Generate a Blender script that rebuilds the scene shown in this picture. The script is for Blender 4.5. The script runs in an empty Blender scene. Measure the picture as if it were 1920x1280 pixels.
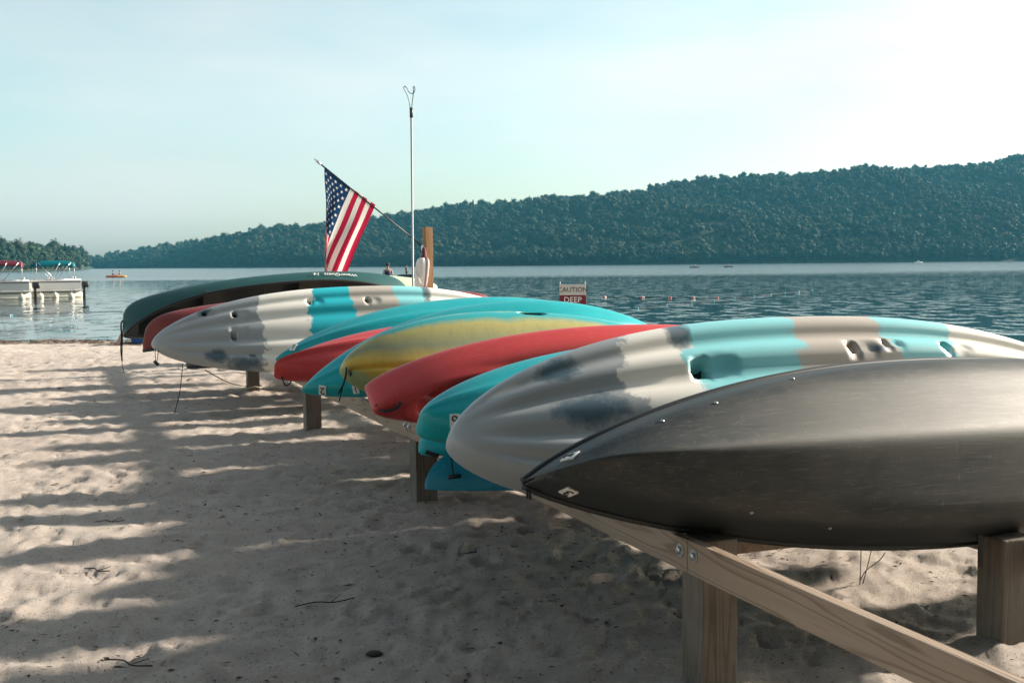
import bpy, bmesh, math, random
import numpy as np
from mathutils import Matrix, Vector
random.seed(7); rng = np.random.default_rng(11)
sc = bpy.context.scene
R = math.radians
# ------------------------------------------------------------------ camera
F_PX = 2150.0; CAM_H = 1.5; PITCH = R(3.885); ROLL = R(0.5)
cam = bpy.data.objects.new('camera', bpy.data.cameras.new('camera'))
sc.collection.objects.link(cam); sc.camera = cam
cam.data.sensor_width = 36.0; cam.data.lens = F_PX / 1920 * 36.0
cam.data.clip_start = 0.05; cam.data.clip_end = 8000
cam.matrix_world = Matrix.Translation((0, 0, CAM_H)) @ Matrix.Rotation(R(90) - PITCH, 4, 'X') @ Matrix.Rotation(-ROLL, 4, 'Z')
cam.data.dof.use_dof = True; cam.data.dof.focus_distance = 7.0; cam.data.dof.aperture_fstop = 9.0
# ------------------------------------------------------------------ sky and sun
AZ = R(21.5)                                   # the boats' long axis, and the sun's bearing, in the ground plane
V = np.array([math.cos(AZ), math.sin(AZ), 0]); U = np.array([-math.sin(AZ), math.cos(AZ), 0])
SUN_EL = R(20.5); SUN_AZ = AZ + R(1)
sdir = Vector((math.cos(SUN_EL) * math.cos(SUN_AZ), math.cos(SUN_EL) * math.sin(SUN_AZ), math.sin(SUN_EL)))
world = bpy.data.worlds.new('World'); sc.world = world; world.use_nodes = True
wn = world.node_tree.nodes; wl = world.node_tree.links; wn.clear()
def wnode(t, **kw):
    n = wn.new(t)
    for k, v in kw.items(): setattr(n, k, v)
    return n
sky = wnode('ShaderNodeTexSky', sky_type='NISHITA', sun_disc=False)
sky.sun_elevation = SUN_EL; sky.sun_rotation = math.pi / 2 - SUN_AZ
sky.air_density = 1.0; sky.dust_density = 1.6; sky.ozone_density = 1.5; sky.altitude = 100
bg = wnode('ShaderNodeBackground'); bg.inputs['Strength'].default_value = 0.086
wout = wnode('ShaderNodeOutputWorld')
# thin high cloud: a soft veil that whitens the blue
tcw = wnode('ShaderNodeTexCoord'); mpw = wnode('ShaderNodeMapping'); mpw.inputs['Scale'].default_value = (1.6, 1.6, 6.0)
nzw = wnode('ShaderNodeTexNoise'); nzw.inputs['Scale'].default_value = 1.7; nzw.inputs['Detail'].default_value = 5; nzw.inputs['Roughness'].default_value = 0.5
rpw = wnode('ShaderNodeMapRange'); rpw.inputs['From Min'].default_value = 0.30; rpw.inputs['From Max'].default_value = 0.72
rpw.inputs['To Min'].default_value = 0.25; rpw.inputs['To Max'].default_value = 0.85
hsv = wnode('ShaderNodeHueSaturation'); hsv.inputs['Saturation'].default_value = 0.0; hsv.inputs['Value'].default_value = 1.12
tint = wnode('ShaderNodeMixRGB', blend_type='MULTIPLY'); tint.inputs[0].default_value = 1; tint.inputs[2].default_value = (1.0, 0.99, 0.94, 1)
cy = wnode('ShaderNodeMixRGB', blend_type='MULTIPLY'); cy.inputs[0].default_value = 1; cy.inputs[2].default_value = (0.92, 1.04, 0.92, 1)
mx = wnode('ShaderNodeMixRGB')
wl.new(tcw.outputs['Generated'], mpw.inputs[0]); wl.new(mpw.outputs[0], nzw.inputs['Vector']); wl.new(nzw.outputs[0], rpw.inputs[0])
wl.new(sky.outputs[0], hsv.inputs['Color']); wl.new(hsv.outputs[0], tint.inputs[1])
wl.new(sky.outputs[0], cy.inputs[1])
wl.new(rpw.outputs[0], mx.inputs[0]); wl.new(cy.outputs[0], mx.inputs[1]); wl.new(tint.outputs[0], mx.inputs[2])
wl.new(mx.outputs[0], bg.inputs['Color']); wl.new(bg.outputs[0], wout.inputs[0])
sun = bpy.data.objects.new('sun', bpy.data.lights.new('sun', 'SUN')); sc.collection.objects.link(sun)
sun.data.energy = 5.0; sun.data.angle = R(3.0); sun.data.color = (1.0, 0.89, 0.75)
sun.rotation_euler = (-sdir).to_track_quat('-Z', 'Y').to_euler()
sc.view_settings.view_transform = 'Standard'; sc.view_settings.look = 'None'
sc.view_settings.exposure = 1.3; sc.view_settings.gamma = 1.0
sc.cycles.use_denoising = True; sc.cycles.max_bounces = 6; sc.cycles.volume_bounces = 0
sc.cycles.caustics_reflective = False; sc.cycles.caustics_refractive = False
sc.cycles.sample_clamp_indirect = 6.0
# ------------------------------------------------------------------ projection helpers (photo pixels at 1920 wide)
cP, sP, cR, sR = math.cos(PITCH), math.sin(PITCH), math.cos(ROLL), math.sin(ROLL)
def ray(x, y):
    dx, dy = x - 960.0, y - 640.0
    a, b = (dx * cR - dy * sR) / F_PX, (dx * sR + dy * cR) / F_PX
    return np.array([a, cP - b * sP, -sP - b * cP])
def at_depth(x, y, d):
    r = ray(x, y); t = d / r[1]; return np.array([r[0] * t, d, CAM_H + r[2] * t])
def at_z(x, y, z=0.0):
    r = ray(x, y); t = (z - CAM_H) / r[2]; return np.array([r[0] * t, r[1] * t, z])
def proj(P):
    P = np.asarray(P, float); X, Y, Z = P[..., 0], P[..., 1], P[..., 2] - CAM_H
    w = Y * cP - Z * sP; up = Y * sP + Z * cP
    dx, dy = X / w * F_PX, -up / w * F_PX
    return np.stack([960 + dx * cR + dy * sR, 640 - dx * sR + dy * cR], -1)
# ------------------------------------------------------------------ object helpers
COL = sc.collection
def tag(o, label=None, cat=None, group=None, kind=None):
    for k, v in (('label', label), ('category', cat), ('group', group), ('kind', kind)):
        if v: o[k] = v
    return o
def empty(name, loc=(0, 0, 0), rz=0.0, mw=None):
    o = bpy.data.objects.new(name, None); COL.objects.link(o); o.empty_display_size = 0.1
    if mw is not None: o.matrix_world = mw
    else: o.location = loc; o.rotation_euler = (0, 0, rz)
    return o
def mesh_obj(name, verts, faces, mats, parent=None, smooth=False, midx=None, attrs=None):
    me = bpy.data.meshes.new(name)
    me.from_pydata([tuple(map(float, v)) for v in verts], [], [tuple(int(i) for i in f) for f in faces])
    for m in (mats if isinstance(mats, (list, tuple)) else [mats]): me.materials.append(m)
    if midx is not None: me.polygons.foreach_set('material_index', np.asarray(midx, np.int32))
    if smooth is not False:
        me.polygons.foreach_set('use_smooth', np.ones(len(me.polygons), bool))
    if attrs:
        for k, a in attrs.items():
            at = me.attributes.new(k, 'FLOAT', 'POINT'); at.data.foreach_set('value', np.asarray(a, np.float32).ravel())
    me.update()
    o = bpy.data.objects.new(name, me); COL.objects.link(o)
    if parent is not None: o.parent = parent
    if isinstance(smooth, (int, float)) and smooth is not True and smooth > 1: me.set_sharp_from_angle(angle=R(smooth))
    return o
class MB:
    def __init__(s): s.v = []; s.f = []
    def add(s, v, f):
        n = len(s.v); s.v += [tuple(p) for p in v]; s.f += [tuple(i + n for i in q) for q in f]; return s
    def box(s, a, b, bev=0.0, M=None):
        a, b = np.minimum(a, b), np.maximum(a, b)
        bm = bmesh.new(); bmesh.ops.create_cube(bm, size=1)
        for v in bm.verts: v.co = [a[i] + (v.co[i] + .5) * (b[i] - a[i]) for i in range(3)]
        if bev: bmesh.ops.bevel(bm, geom=bm.edges[:], offset=bev, segments=2, affect='EDGES', profile=.6)
        return s.bm(bm, M)
    def bm(s, bm, M=None):
        if M is not None: bm.transform(M)
        bm.verts.index_update(); s.add([v.co[:] for v in bm.verts], [[v.index for v in f.verts] for f in bm.faces]); bm.free(); return s
    def tube(s, pts, r, n=8, closed=False, caps=True):
        P = np.array(pts, float); k = len(P); rr = np.broadcast_to(np.asarray(r, float), (k,))
        T = np.gradient(P, axis=0) if not closed else np.roll(P, -1, 0) - np.roll(P, 1, 0)
        T /= np.linalg.norm(T, axis=1)[:, None] + 1e-12
        up = np.array([0, 0, 1.0]) if abs(T[0][2]) < .9 else np.array([1.0, 0, 0])
        N = np.cross(up, T[0]); N /= np.linalg.norm(N); V_ = []
        for i in range(k):
            N = N - T[i] * N.dot(T[i]); N /= np.linalg.norm(N); B = np.cross(T[i], N)
            for j in range(n):
                a = 2 * math.pi * j / n; V_.append(P[i] + rr[i] * (math.cos(a) * N + math.sin(a) * B))
        F = [(i * n + j, i * n + (j + 1) % n, ((i + 1) % k) * n + (j + 1) % n, ((i + 1) % k) * n + j) for i in range(k if closed else k - 1) for j in range(n)]
        if caps and not closed: F += [tuple(range(n))[::-1], tuple((k - 1) * n + j for j in range(n))]
        return s.add(V_, F)
    def lathe(s, prof, n=16, M=None):
        bm = bmesh.new(); rings = []
        for r, z in prof: rings.append([bm.verts.new((max(r, 1e-4) * math.cos(2 * math.pi * j / n), max(r, 1e-4) * math.sin(2 * math.pi * j / n), z)) for j in range(n)])
        for a, b in zip(rings, rings[1:]):
            for j in range(n): bm.faces.new((a[j], a[(j + 1) % n], b[(j + 1) % n], b[j]))
        bm.faces.new(rings[0][::-1]); bm.faces.new(rings[-1])
        return s.bm(bm, M)
    def build(s, name, mat, parent=None, smooth=False): return mesh_obj(name, s.v, s.f, mat, parent, smooth)
def spline(pts, n=24):
    P = np.array(pts, float); k = len(P)
    Q = np.vstack([2 * P[0] - P[1], P, 2 * P[-1] - P[-2]]); out = []
    for i in range(k - 1):
        p0, p1, p2, p3 = Q[i:i + 4]
        for t in np.linspace(0, 1, max(2, n // (k - 1)), endpoint=False):
            out.append(.5 * (2 * p1 + (p2 - p0) * t + (2 * p0 - 5 * p1 + 4 * p2 - p3) * t * t + (3 * p1 - p0 - 3 * p2 + p3) * t ** 3))
    return np.array(out + [P[-1]])
def text_mesh(name, body, size, mat, parent, M, shear=0.0, extrude=0.0015, spacing=1.0):
    c = bpy.data.curves.new(name, 'FONT'); c.body = body; c.size = size; c.align_x = 'CENTER'; c.align_y = 'CENTER'
    c.shear = shear; c.extrude = extrude; c.space_character = spacing; c.resolution_u = 3
    t = bpy.data.objects.new(name + '_c', c); COL.objects.link(t)
    dg = bpy.context.evaluated_depsgraph_get(); me = bpy.data.meshes.new_from_object(t.evaluated_get(dg))
    bpy.data.objects.remove(t); bpy.data.curves.remove(c)
    me.transform(M); me.materials.clear(); me.materials.append(mat)
    o = bpy.data.objects.new(name, me); COL.objects.link(o); o.parent = parent; return o
# ------------------------------------------------------------------ materials
def new_mat(name, rough=.5, spec=.5):
    m = bpy.data.materials.new(name); m.use_nodes = True
    p = m.node_tree.nodes['Principled BSDF']; p.inputs['Roughness'].default_value = rough; p.inputs['Specular IOR Level'].default_value = spec
    return m, m.node_tree.nodes, m.node_tree.links, p
def nd(N, t, ins=None, **kw):
    n = N.new(t)
    for k, v in kw.items(): setattr(n, k, v)
    for k, v in (ins or {}).items(): n.inputs[k].default_value = v
    return n
def c4(c): return (*c, 1.0)
def math_(N, L, op, a, b=None, clamp=False):
    n = N.new('ShaderNodeMath'); n.operation = op; n.use_clamp = clamp
    for i, x in enumerate((a, b)):
        if x is None: continue
        if isinstance(x, (int, float)): n.inputs[i].default_value = x
        else: L.new(x, n.inputs[i])
    return n.outputs[0]
def mixc(N, L, f, a, b, mode='MIX'):
    n = N.new('ShaderNodeMixRGB'); n.blend_type = mode
    for i, x in enumerate((f, a, b)):
        if isinstance(x, (int, float)): n.inputs[i].default_value = x
        elif isinstance(x, tuple): n.inputs[i].default_value = x if len(x) == 4 else c4(x)
        else: L.new(x, n.inputs[i])
    return n.outputs[0]
def noise(N, L, scale, detail=4, rough=.55, vec=None, mapping=None, coord='Object'):
    n = N.new('ShaderNodeTexNoise'); n.inputs['Scale'].default_value = scale; n.inputs['Detail'].default_value = detail; n.inputs['Roughness'].default_value = rough
    if vec is None: vec = N.new('ShaderNodeTexCoord').outputs[coord]
    if mapping:
        m = N.new('ShaderNodeMapping'); m.inputs['Scale'].default_value = mapping; L.new(vec, m.inputs[0]); vec = m.outputs[0]
    L.new(vec, n.inputs['Vector']); return n.outputs[0]
def ramp(N, L, f, stops, interp='LINEAR'):
    n = N.new('ShaderNodeValToRGB'); cr = n.color_ramp; cr.interpolation = interp
    while len(cr.elements) < len(stops): cr.elements.new(0.5)
    for e, (p, c) in zip(cr.elements, stops): e.position = p; e.color = c4(c) if len(c) == 3 else c
    L.new(f, n.inputs[0]); return n.outputs[0]
def bump(N, L, p, h, strength=.3, dist=.01):
    b = N.new('ShaderNodeBump'); b.inputs['Strength'].default_value = strength; b.inputs['Distance'].default_value = dist
    L.new(h, b.inputs['Height']); L.new(b.outputs[0], p.inputs['Normal'])
def simple(name, col, rough=.5, spec=.5, var=.12, scale=6.0, metal=0.0, bmp=0.0):
    m, N, L, p = new_mat(name, rough, spec); p.inputs['Metallic'].default_value = metal
    n = noise(N, L, scale)
    L.new(mixc(N, L, n, tuple(c * (1 - var) for c in col), tuple(min(1, c * (1 + var)) for c in col)), p.inputs['Base Color'])
    if bmp: bump(N, L, p, noise(N, L, scale * 8), bmp, .004)
    return m
def plastic(name, col, rough=.36, scuff=.5):
    """rotomoulded polyethylene: faint mottling, pale drag scratches, slightly waxy gloss"""
    m, N, L, p = new_mat(name, rough, .45)
    a = noise(N, L, 5, 5); b = noise(N, L, 9, 7, .8, mapping=(1.0, 16, 16)); g = noise(N, L, 260, 2)
    base = mixc(N, L, a, tuple(c * .86 for c in col), tuple(min(1, c * 1.1) for c in col))
    s = math_(N, L, 'MULTIPLY', ramp(N, L, b, [(.56, (0, 0, 0)), (.66, (1, 1, 1))]), scuff)
    L.new(mixc(N, L, s, base, tuple(min(1, c * .6 + .22) for c in col)), p.inputs['Base Color'])
    L.new(math_(N, L, 'ADD', math_(N, L, 'MULTIPLY', b, .25), rough - .1), p.inputs['Roughness'])
    bump(N, L, p, math_(N, L, 'ADD', g, math_(N, L, 'MULTIPLY', b, 1.5)), .10, .003)
    return m
def camo_plastic(name, stops, sl):
    """swirled kayak colours: bands along the hull with uneven edges and slate smudges (also used for painted shade) at given spots (t, across, radius)"""
    m, N, L, p = new_mat(name, .4, .45)
    t = nd(N, 'ShaderNodeAttribute', attribute_name='tt').outputs['Fac']; y = nd(N, 'ShaderNodeAttribute', attribute_name='yn').outputs['Fac']
    n1 = noise(N, L, 3.2, 5, .6); n2 = noise(N, L, 9, 8, .72)
    off = math_(N, L, 'ADD', math_(N, L, 'MULTIPLY', math_(N, L, 'SUBTRACT', n1, .5), .11), math_(N, L, 'MULTIPLY', math_(N, L, 'SUBTRACT', n2, .5), .035))
    tn = math_(N, L, 'ADD', t, off)
    els = []
    for i, (pos, c) in enumerate(stops):
        if i: els.append((pos, stops[i - 1][1])); els.append((pos + .004, c))
        else: els.append((0, c))
    base = ramp(N, L, tn, els)
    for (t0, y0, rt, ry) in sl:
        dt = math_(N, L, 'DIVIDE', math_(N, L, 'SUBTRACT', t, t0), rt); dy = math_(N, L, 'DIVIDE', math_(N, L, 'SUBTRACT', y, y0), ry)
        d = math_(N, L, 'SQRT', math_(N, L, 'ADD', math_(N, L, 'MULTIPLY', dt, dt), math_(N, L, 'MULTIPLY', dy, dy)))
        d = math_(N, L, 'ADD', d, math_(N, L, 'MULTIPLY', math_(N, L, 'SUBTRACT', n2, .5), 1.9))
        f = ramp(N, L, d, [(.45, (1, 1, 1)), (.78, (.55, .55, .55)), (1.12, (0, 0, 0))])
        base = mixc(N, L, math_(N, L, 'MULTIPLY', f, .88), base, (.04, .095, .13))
    sp = noise(N, L, 220, 2, .6); dirt = ramp(N, L, noise(N, L, 30, 6, .75, mapping=(.5, 2, 2)), [(.60, (0, 0, 0)), (.78, (1, 1, 1))])
    base = mixc(N, L, math_(N, L, 'MULTIPLY', dirt, .28), base, (.22, .17, .13))
    base = mixc(N, L, math_(N, L, 'MULTIPLY', sp, .3), base, (.30, .34, .35), 'MULTIPLY') if False else base
    L.new(base, p.inputs['Base Color']); bump(N, L, p, math_(N, L, 'ADD', sp, noise(N, L, 7, 6, .7, mapping=(1, 12, 12))), .10, .003)
    return m
BLACK = simple('black_rubber', (.012, .014, .015), .45)
ROPE = simple('dark_rope', (.02, .022, .025), .8, .2)
CORD = simple('pale_cord', (.35, .32, .27), .8, .2)
WHITE = simple('white_vinyl', (.78, .77, .74), .45, var=.04)
INK = simple('black_ink', (.015, .015, .018), .6, var=.02)
STEEL = simple('galvanised_steel', (.42, .44, .45), .42, metal=.85, var=.25, scale=30)
ALU = simple('aluminium', (.62, .63, .64), .35, metal=.8, var=.1)
def wood(name, axis, tone=(.36, .27, .18), dark=(.17, .115, .07), wear=.5):
    m, N, L, p = new_mat(name, .75, .25)
    sc_ = {'y': (9.0, .55, 9.0), 'z': (9.0, 9.0, .55)}[axis]
    tc = N.new('ShaderNodeTexCoord').outputs['Object']
    mp = N.new('ShaderNodeMapping'); mp.inputs['Scale'].default_value = sc_; L.new(tc, mp.inputs[0])
    wob = N.new('ShaderNodeTexNoise'); wob.inputs['Scale'].default_value = 1.0; wob.inputs['Detail'].default_value = 1.5; L.new(mp.outputs[0], wob.inputs['Vector'])
    r = math_(N, L, 'FRACT', math_(N, L, 'MULTIPLY', wob.outputs[0], 15.0))
    ring = ramp(N, L, r, [(0, (0, 0, 0)), (.55, (.18, .18, .18)), (.86, (1, 1, 1)), (1, (0, 0, 0))])
    fine = noise(N, L, 60, 4, .6, vec=tc, mapping={'y': (1, .03, 1), 'z': (1, 1, .03)}[axis])
    big = noise(N, L, 2.3, 4, .6, vec=tc)
    base = mixc(N, L, math_(N, L, 'MULTIPLY', ring, .75), tone, dark)
    base = mixc(N, L, math_(N, L, 'MULTIPLY', fine, .5), base, tuple(c * .55 for c in tone))
    base = mixc(N, L, math_(N, L, 'MULTIPLY', ramp(N, L, big, [(.4, (0, 0, 0)), (.7, (1, 1, 1))]), wear), base, (.27, .25, .23))
    L.new(base, p.inputs['Base Color']); bump(N, L, p, math_(N, L, 'ADD', fine, math_(N, L, 'MULTIPLY', ring, -.5)), .5, .004)
    return m
WOOD_Y = wood('pine_board', 'y', (.38, .29, .22), (.15, .095, .06), .25); WOOD_Z = wood('weathered_post', 'z', (.17, .145, .115), (.065, .052, .04), .45)
WOOD_W = wood('warm_post', 'z', (.36, .21, .10), (.2, .11, .05), .1)
# ------------------------------------------------------------------ noise fields for geometry
_NT = {}
def vnoise(x, y, seed):
    if seed not in _NT: _NT[seed] = np.random.default_rng(seed).random((256, 256))
    T = _NT[seed]
    xi = np.floor(x).astype(int); yi = np.floor(y).astype(int); fx = x - xi; fy = y - yi
    fx = fx * fx * (3 - 2 * fx); fy = fy * fy * (3 - 2 * fy)
    g = lambda a, b: T[a % 256, b % 256]
    return (g(xi, yi) * (1 - fx) + g(xi + 1, yi) * fx) * (1 - fy) + (g(xi, yi + 1) * (1 - fx) + g(xi + 1, yi + 1) * fx) * fy - .5
def fbm(x, y, s, seed, oct=4, gain=.5):
    o = 0; a = 1
    for i in range(oct): o = o + a * vnoise(x * s + 17.3 * i, y * s + 5.1 * i, seed + i); s *= 2.03; a *= gain
    return o
# ------------------------------------------------------------------ the beach
def shore_y(x): return 24.6 - 4.0 * np.clip((x - 1.5) / 5, 0, 1) + .5 * np.sin(x * .35 + .6) + .25 * np.sin(x * 1.1)
ks = np.concatenate([[-60, -20, -6, -2.2, -1.5], np.linspace(-1.15, 1.15, 560), [1.5, 2.2, 6, 20, 60]])
ys = np.concatenate([[-60, -15, -4, 0], 1.0 + (np.linspace(0, 1, 470) ** 1.55) * 25.5, [28, 31, 36]])
K_, Y_ = np.meshgrid(ks, ys); X_ = K_ * (2.2 + .52 * np.clip(Y_, 0, 40))
def sand_z(x, y, fine=True):
    near = np.clip((y - .5) / 2, 0, 1)
    z = .045 * fbm(x, y, .5, 3, 3) + .016 * fbm(x, y * 1.5, 1.7, 21, 3)
    if fine: z = z + .020 * fbm(x, y, 7, 33, 4, .75) + .010 * fbm(x, y, 16, 91, 2, .7) + .008 * np.abs(fbm(x, y, 4.5, 51, 3))
    return z * near
Z_ = sand_z(X_, Y_)
fr = np.random.default_rng(5)
for k in range(2200):                                    # scuffs and footprints, thicker on the open sand to the left
    cx, cy_ = (fr.uniform(-9, 1.5), fr.uniform(3, 22)) if k < 1850 else (fr.uniform(-6, 6), fr.uniform(3.5, 20))
    a = fr.uniform(0, math.pi); rl, rs, dp = fr.uniform(.05, .14), fr.uniform(.03, .065), fr.uniform(.008, .024)
    i0, i1 = np.searchsorted(ys, (cy_ - .5, cy_ + .5)); sub = np.s_[i0:i1]
    dx, dy = X_[sub] - cx, Y_[sub] - cy_
    p = (dx * math.cos(a) + dy * math.sin(a)) / rl; q = (-dx * math.sin(a) + dy * math.cos(a)) / rs; r2 = p * p + q * q
    Z_[sub] += dp * (-np.exp(-r2) + .55 * np.exp(-(np.sqrt(r2) - 1.5) ** 2 * 4))
for k in range(0, 5):                                   # sand banked round the foot of each rack post
    for vv_ in (0, 1.34):
        c0 = np.array([.687, 3.962, 0]) + k * 3.41 * U + vv_ * V; rr_ = np.hypot(X_ - c0[0], Y_ - c0[1]); Z_ += .035 * np.exp(-(rr_ / .17) ** 2) * (1 + 1.2 * fbm(X_, Y_, 6, 120 + k, 2))
sh = shore_y(X_); Z_ += -np.clip(Y_ - (sh - 4), 0, 100) * .030 + .05 * np.exp(-((Y_ - sh + .25) / .28) ** 2) * (1 + 1.2 * fbm(X_, Y_, 2.3, 77, 3))
idx = np.arange(X_.size).reshape(X_.shape)
fs = np.stack([idx[:-1, :-1], idx[:-1, 1:], idx[1:, 1:], idx[1:, :-1]], -1).reshape(-1, 4)
m, N, L, p = new_mat('sand', .95, .15); tc = N.new('ShaderNodeTexCoord').outputs['Object']
big = noise(N, L, .55, 5, .6, vec=tc); mid = noise(N, L, 6, 6, .65, vec=tc); fine = noise(N, L, 160, 4, .75, vec=tc); gr = noise(N, L, 420, 2, .6, vec=tc)
base = mixc(N, L, ramp(N, L, big, [(.35, (0, 0, 0)), (.65, (1, 1, 1))]), (.66, .565, .50), (.78, .69, .62))
base = mixc(N, L, math_(N, L, 'MULTIPLY', ramp(N, L, mid, [(.48, (0, 0, 0)), (.72, (1, 1, 1))]), .38), base, (.38, .31, .27))
base = mixc(N, L, math_(N, L, 'MULTIPLY', ramp(N, L, fine, [(.58, (0, 0, 0)), (.70, (1, 1, 1))]), .5), base, (.28, .22, .17))
base = mixc(N, L, math_(N, L, 'MULTIPLY', ramp(N, L, noise(N, L, 62, 3, .7, vec=tc), [(.60, (0, 0, 0)), (.66, (1, 1, 1))]), .75), base, (.085, .065, .05))
wr = nd(N, 'ShaderNodeAttribute', attribute_name='wrack').outputs['Fac']
wet = math_(N, L, 'MULTIPLY', wr, ramp(N, L, noise(N, L, 3.2, 6, .7, vec=tc), [(.36, (0, 0, 0)), (.56, (1, 1, 1))]))
base = mixc(N, L, math_(N, L, 'MULTIPLY', wet, .85), base, (.15, .095, .06))
L.new(base, p.inputs['Base Color']); bump(N, L, p, math_(N, L, 'ADD', math_(N, L, 'ADD', math_(N, L, 'MULTIPLY', mid, 2.2), math_(N, L, 'MULTIPLY', fine, 1.5)), math_(N, L, 'MULTIPLY', gr, .9)), .9, .025)
beach = mesh_obj('beach', np.stack([X_, Y_, Z_], -1).reshape(-1, 3), fs, m, smooth=True, attrs={'wrack': np.exp(-((Y_ - sh + .35) / .42) ** 2)})
tag(beach, kind='structure')
# ------------------------------------------------------------------ the lake
WZ = -.13
m, N, L, p = new_mat('lake', .06, .5); p.inputs['IOR'].default_value = 1.33
p.inputs['Base Color'].default_value = (.004, .028, .040, 1)
tc = N.new('ShaderNodeTexCoord').outputs['Object']; sp = N.new('ShaderNodeSeparateXYZ'); L.new(tc, sp.inputs[0])
w1 = ramp(N, L, noise(N, L, 1.0, 3, .5, vec=tc, mapping=(1.3, .75, 1)), [(.50, (0, 0, 0)), (.72, (1, 1, 1))], 'EASE'); w2 = noise(N, L, 4.2, 3, .5, vec=tc, mapping=(.6, 1.1, 1)); w3 = noise(N, L, .13, 3, .5, vec=tc, mapping=(.5, 1.3, 1))
gust = noise(N, L, .012, 3, .5, vec=tc, mapping=(.25, 1.0, 1))
far = math_(N, L, 'ADD', sp.outputs['Y'], math_(N, L, 'MULTIPLY', math_(N, L, 'SUBTRACT', gust, .5), 160))
farf = ramp(N, L, math_(N, L, 'DIVIDE', far, 1000), [(.13, (0, 0, 0)), (.17, (1, 1, 1))])
h = math_(N, L, 'ADD', math_(N, L, 'ADD', math_(N, L, 'MULTIPLY', w1, .032), math_(N, L, 'MULTIPLY', w2, .002)), math_(N, L, 'MULTIPLY', w3, .02))
bmp_n = N.new('ShaderNodeBump'); bmp_n.inputs['Distance'].default_value = 1.0; L.new(h, bmp_n.inputs['Height'])
L.new(math_(N, L, 'ADD', math_(N, L, 'MULTIPLY', farf, .15), ramp(N, L, noise(N, L, .035, 3, .5, vec=tc, mapping=(.35, 1.0, 1)), [(.35, (.35, .35, .35)), (.62, (1, 1, 1))])), bmp_n.inputs['Strength']); L.new(bmp_n.outputs[0], p.inputs['Normal'])
L.new(math_(N, L, 'ADD', .02, math_(N, L, 'MULTIPLY', farf, .17)), p.inputs['Roughness'])
lake = mesh_obj('lake', [(-3000, 17.5, WZ), (3000, 17.5, WZ), (3000, 4000, WZ), (-3000, 4000, WZ)], [(0, 1, 2, 3)], m)
tag(lake, kind='structure')
# ------------------------------------------------------------------ far shore: wooded hill
SKYLINE = [(-900, 400), (-500, 430), (-120, 440), (0, 452), (60, 457), (110, 468), (150, 484), (165, 488), (200, 476), (230, 468), (290, 459), (400, 444), (500, 429), (600, 421), (700, 412), (780, 402), (900, 382), (1050, 368), (1200, 354), (1400, 339), (1500, 329), (1650, 319), (1800, 312), (1920, 301), (2150, 285), (2500, 275), (3000, 330)]
sx = np.array([a for a, _ in SKYLINE], float); sy = np.array([b for _, b in SKYLINE], float)
hx = np.arange(-900, 3001, 20.0)
def far_shore(x): return np.interp(x, [-900, 0, 110, 150, 165, 300, 450, 1000, 1920, 3000], [420, 520, 600, 800, 1250, 1150, 950, 780, 900, 950])
def ridge_run(x): return np.interp(x, [-900, 0, 150, 300, 700, 1920, 3000], [90, 80, 70, 160, 330, 620, 650])
rows = np.array([0, .02, .08, .18, .3, .42, .55, .68, .8, .9, 1.0, 1.12, 1.4])
TREE_H = 14.0
def hill_point(x, f):
    ds = far_shore(x); dr = ds + ridge_run(x)
    y = np.interp(x, sx, sy); r = ray(x, y); zr = CAM_H + r[2] / r[1] * dr - TREE_H
    d = ds + (dr - ds) * f
    prof = np.where(f <= 1, np.sin(np.clip(f, 0, 1) * math.pi / 2) ** 1.15, 1 - (f - 1) * .9)
    z = WZ - .3 + 1.0 * np.clip(f / .02, 0, 1) + max(zr, 2.0) * prof
    X0 = r[0] / r[1] * d; amp = np.clip(zr / 40, 0, 1) * np.clip(f * 6, 0, 1) * (1 - .6 * np.clip(f, 0, 1))
    z = z + amp * 26 * float(fbm(np.array([X0 + 900.0]), np.array([d * .6]), .011, 201, 3)[0])
    return np.array([X0, d, z])
hv = np.array([[hill_point(x, f) for x in hx] for f in rows])
hi = np.arange(hv.shape[0] * hv.shape[1]).reshape(hv.shape[:2])
FLOOR = simple('forest_floor', (.035, .045, .025), .95, .1, .3, .05)
hill = mesh_obj('hill', hv.reshape(-1, 3), np.stack([hi[:-1, :-1], hi[:-1, 1:], hi[1:, 1:], hi[1:, :-1]], -1).reshape(-1, 4), FLOOR, smooth=True)
tag(hill, kind='structure')
m, N, L, p = new_mat('foliage', .75, .2)
oi = N.new('ShaderNodeObjectInfo').outputs['Random']; lf = noise(N, L, 1.3, 3, .6)
base = ramp(N, L, oi, [(0, (.012, .036, .022)), (.3, (.022, .054, .028)), (.6, (.036, .066, .032)), (.85, (.058, .068, .038)), (1, (.085, .070, .048))])
ol = N.new('ShaderNodeObjectInfo').outputs['Location']; pt = noise(N, L, .012, 4, .6, vec=ol)
base = mixc(N, L, ramp(N, L, pt, [(.40, (0, 0, 0)), (.62, (.7, .7, .7))]), base, (.012, .034, .024))
base = mixc(N, L, math_(N, L, 'MULTIPLY', lf, .6), base, (.018, .035, .020))
L.new(base, p.inputs['Base Color']); FOLI = m
BARK = simple('bark', (.09, .075, .06), .9, .1, .3)
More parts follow.
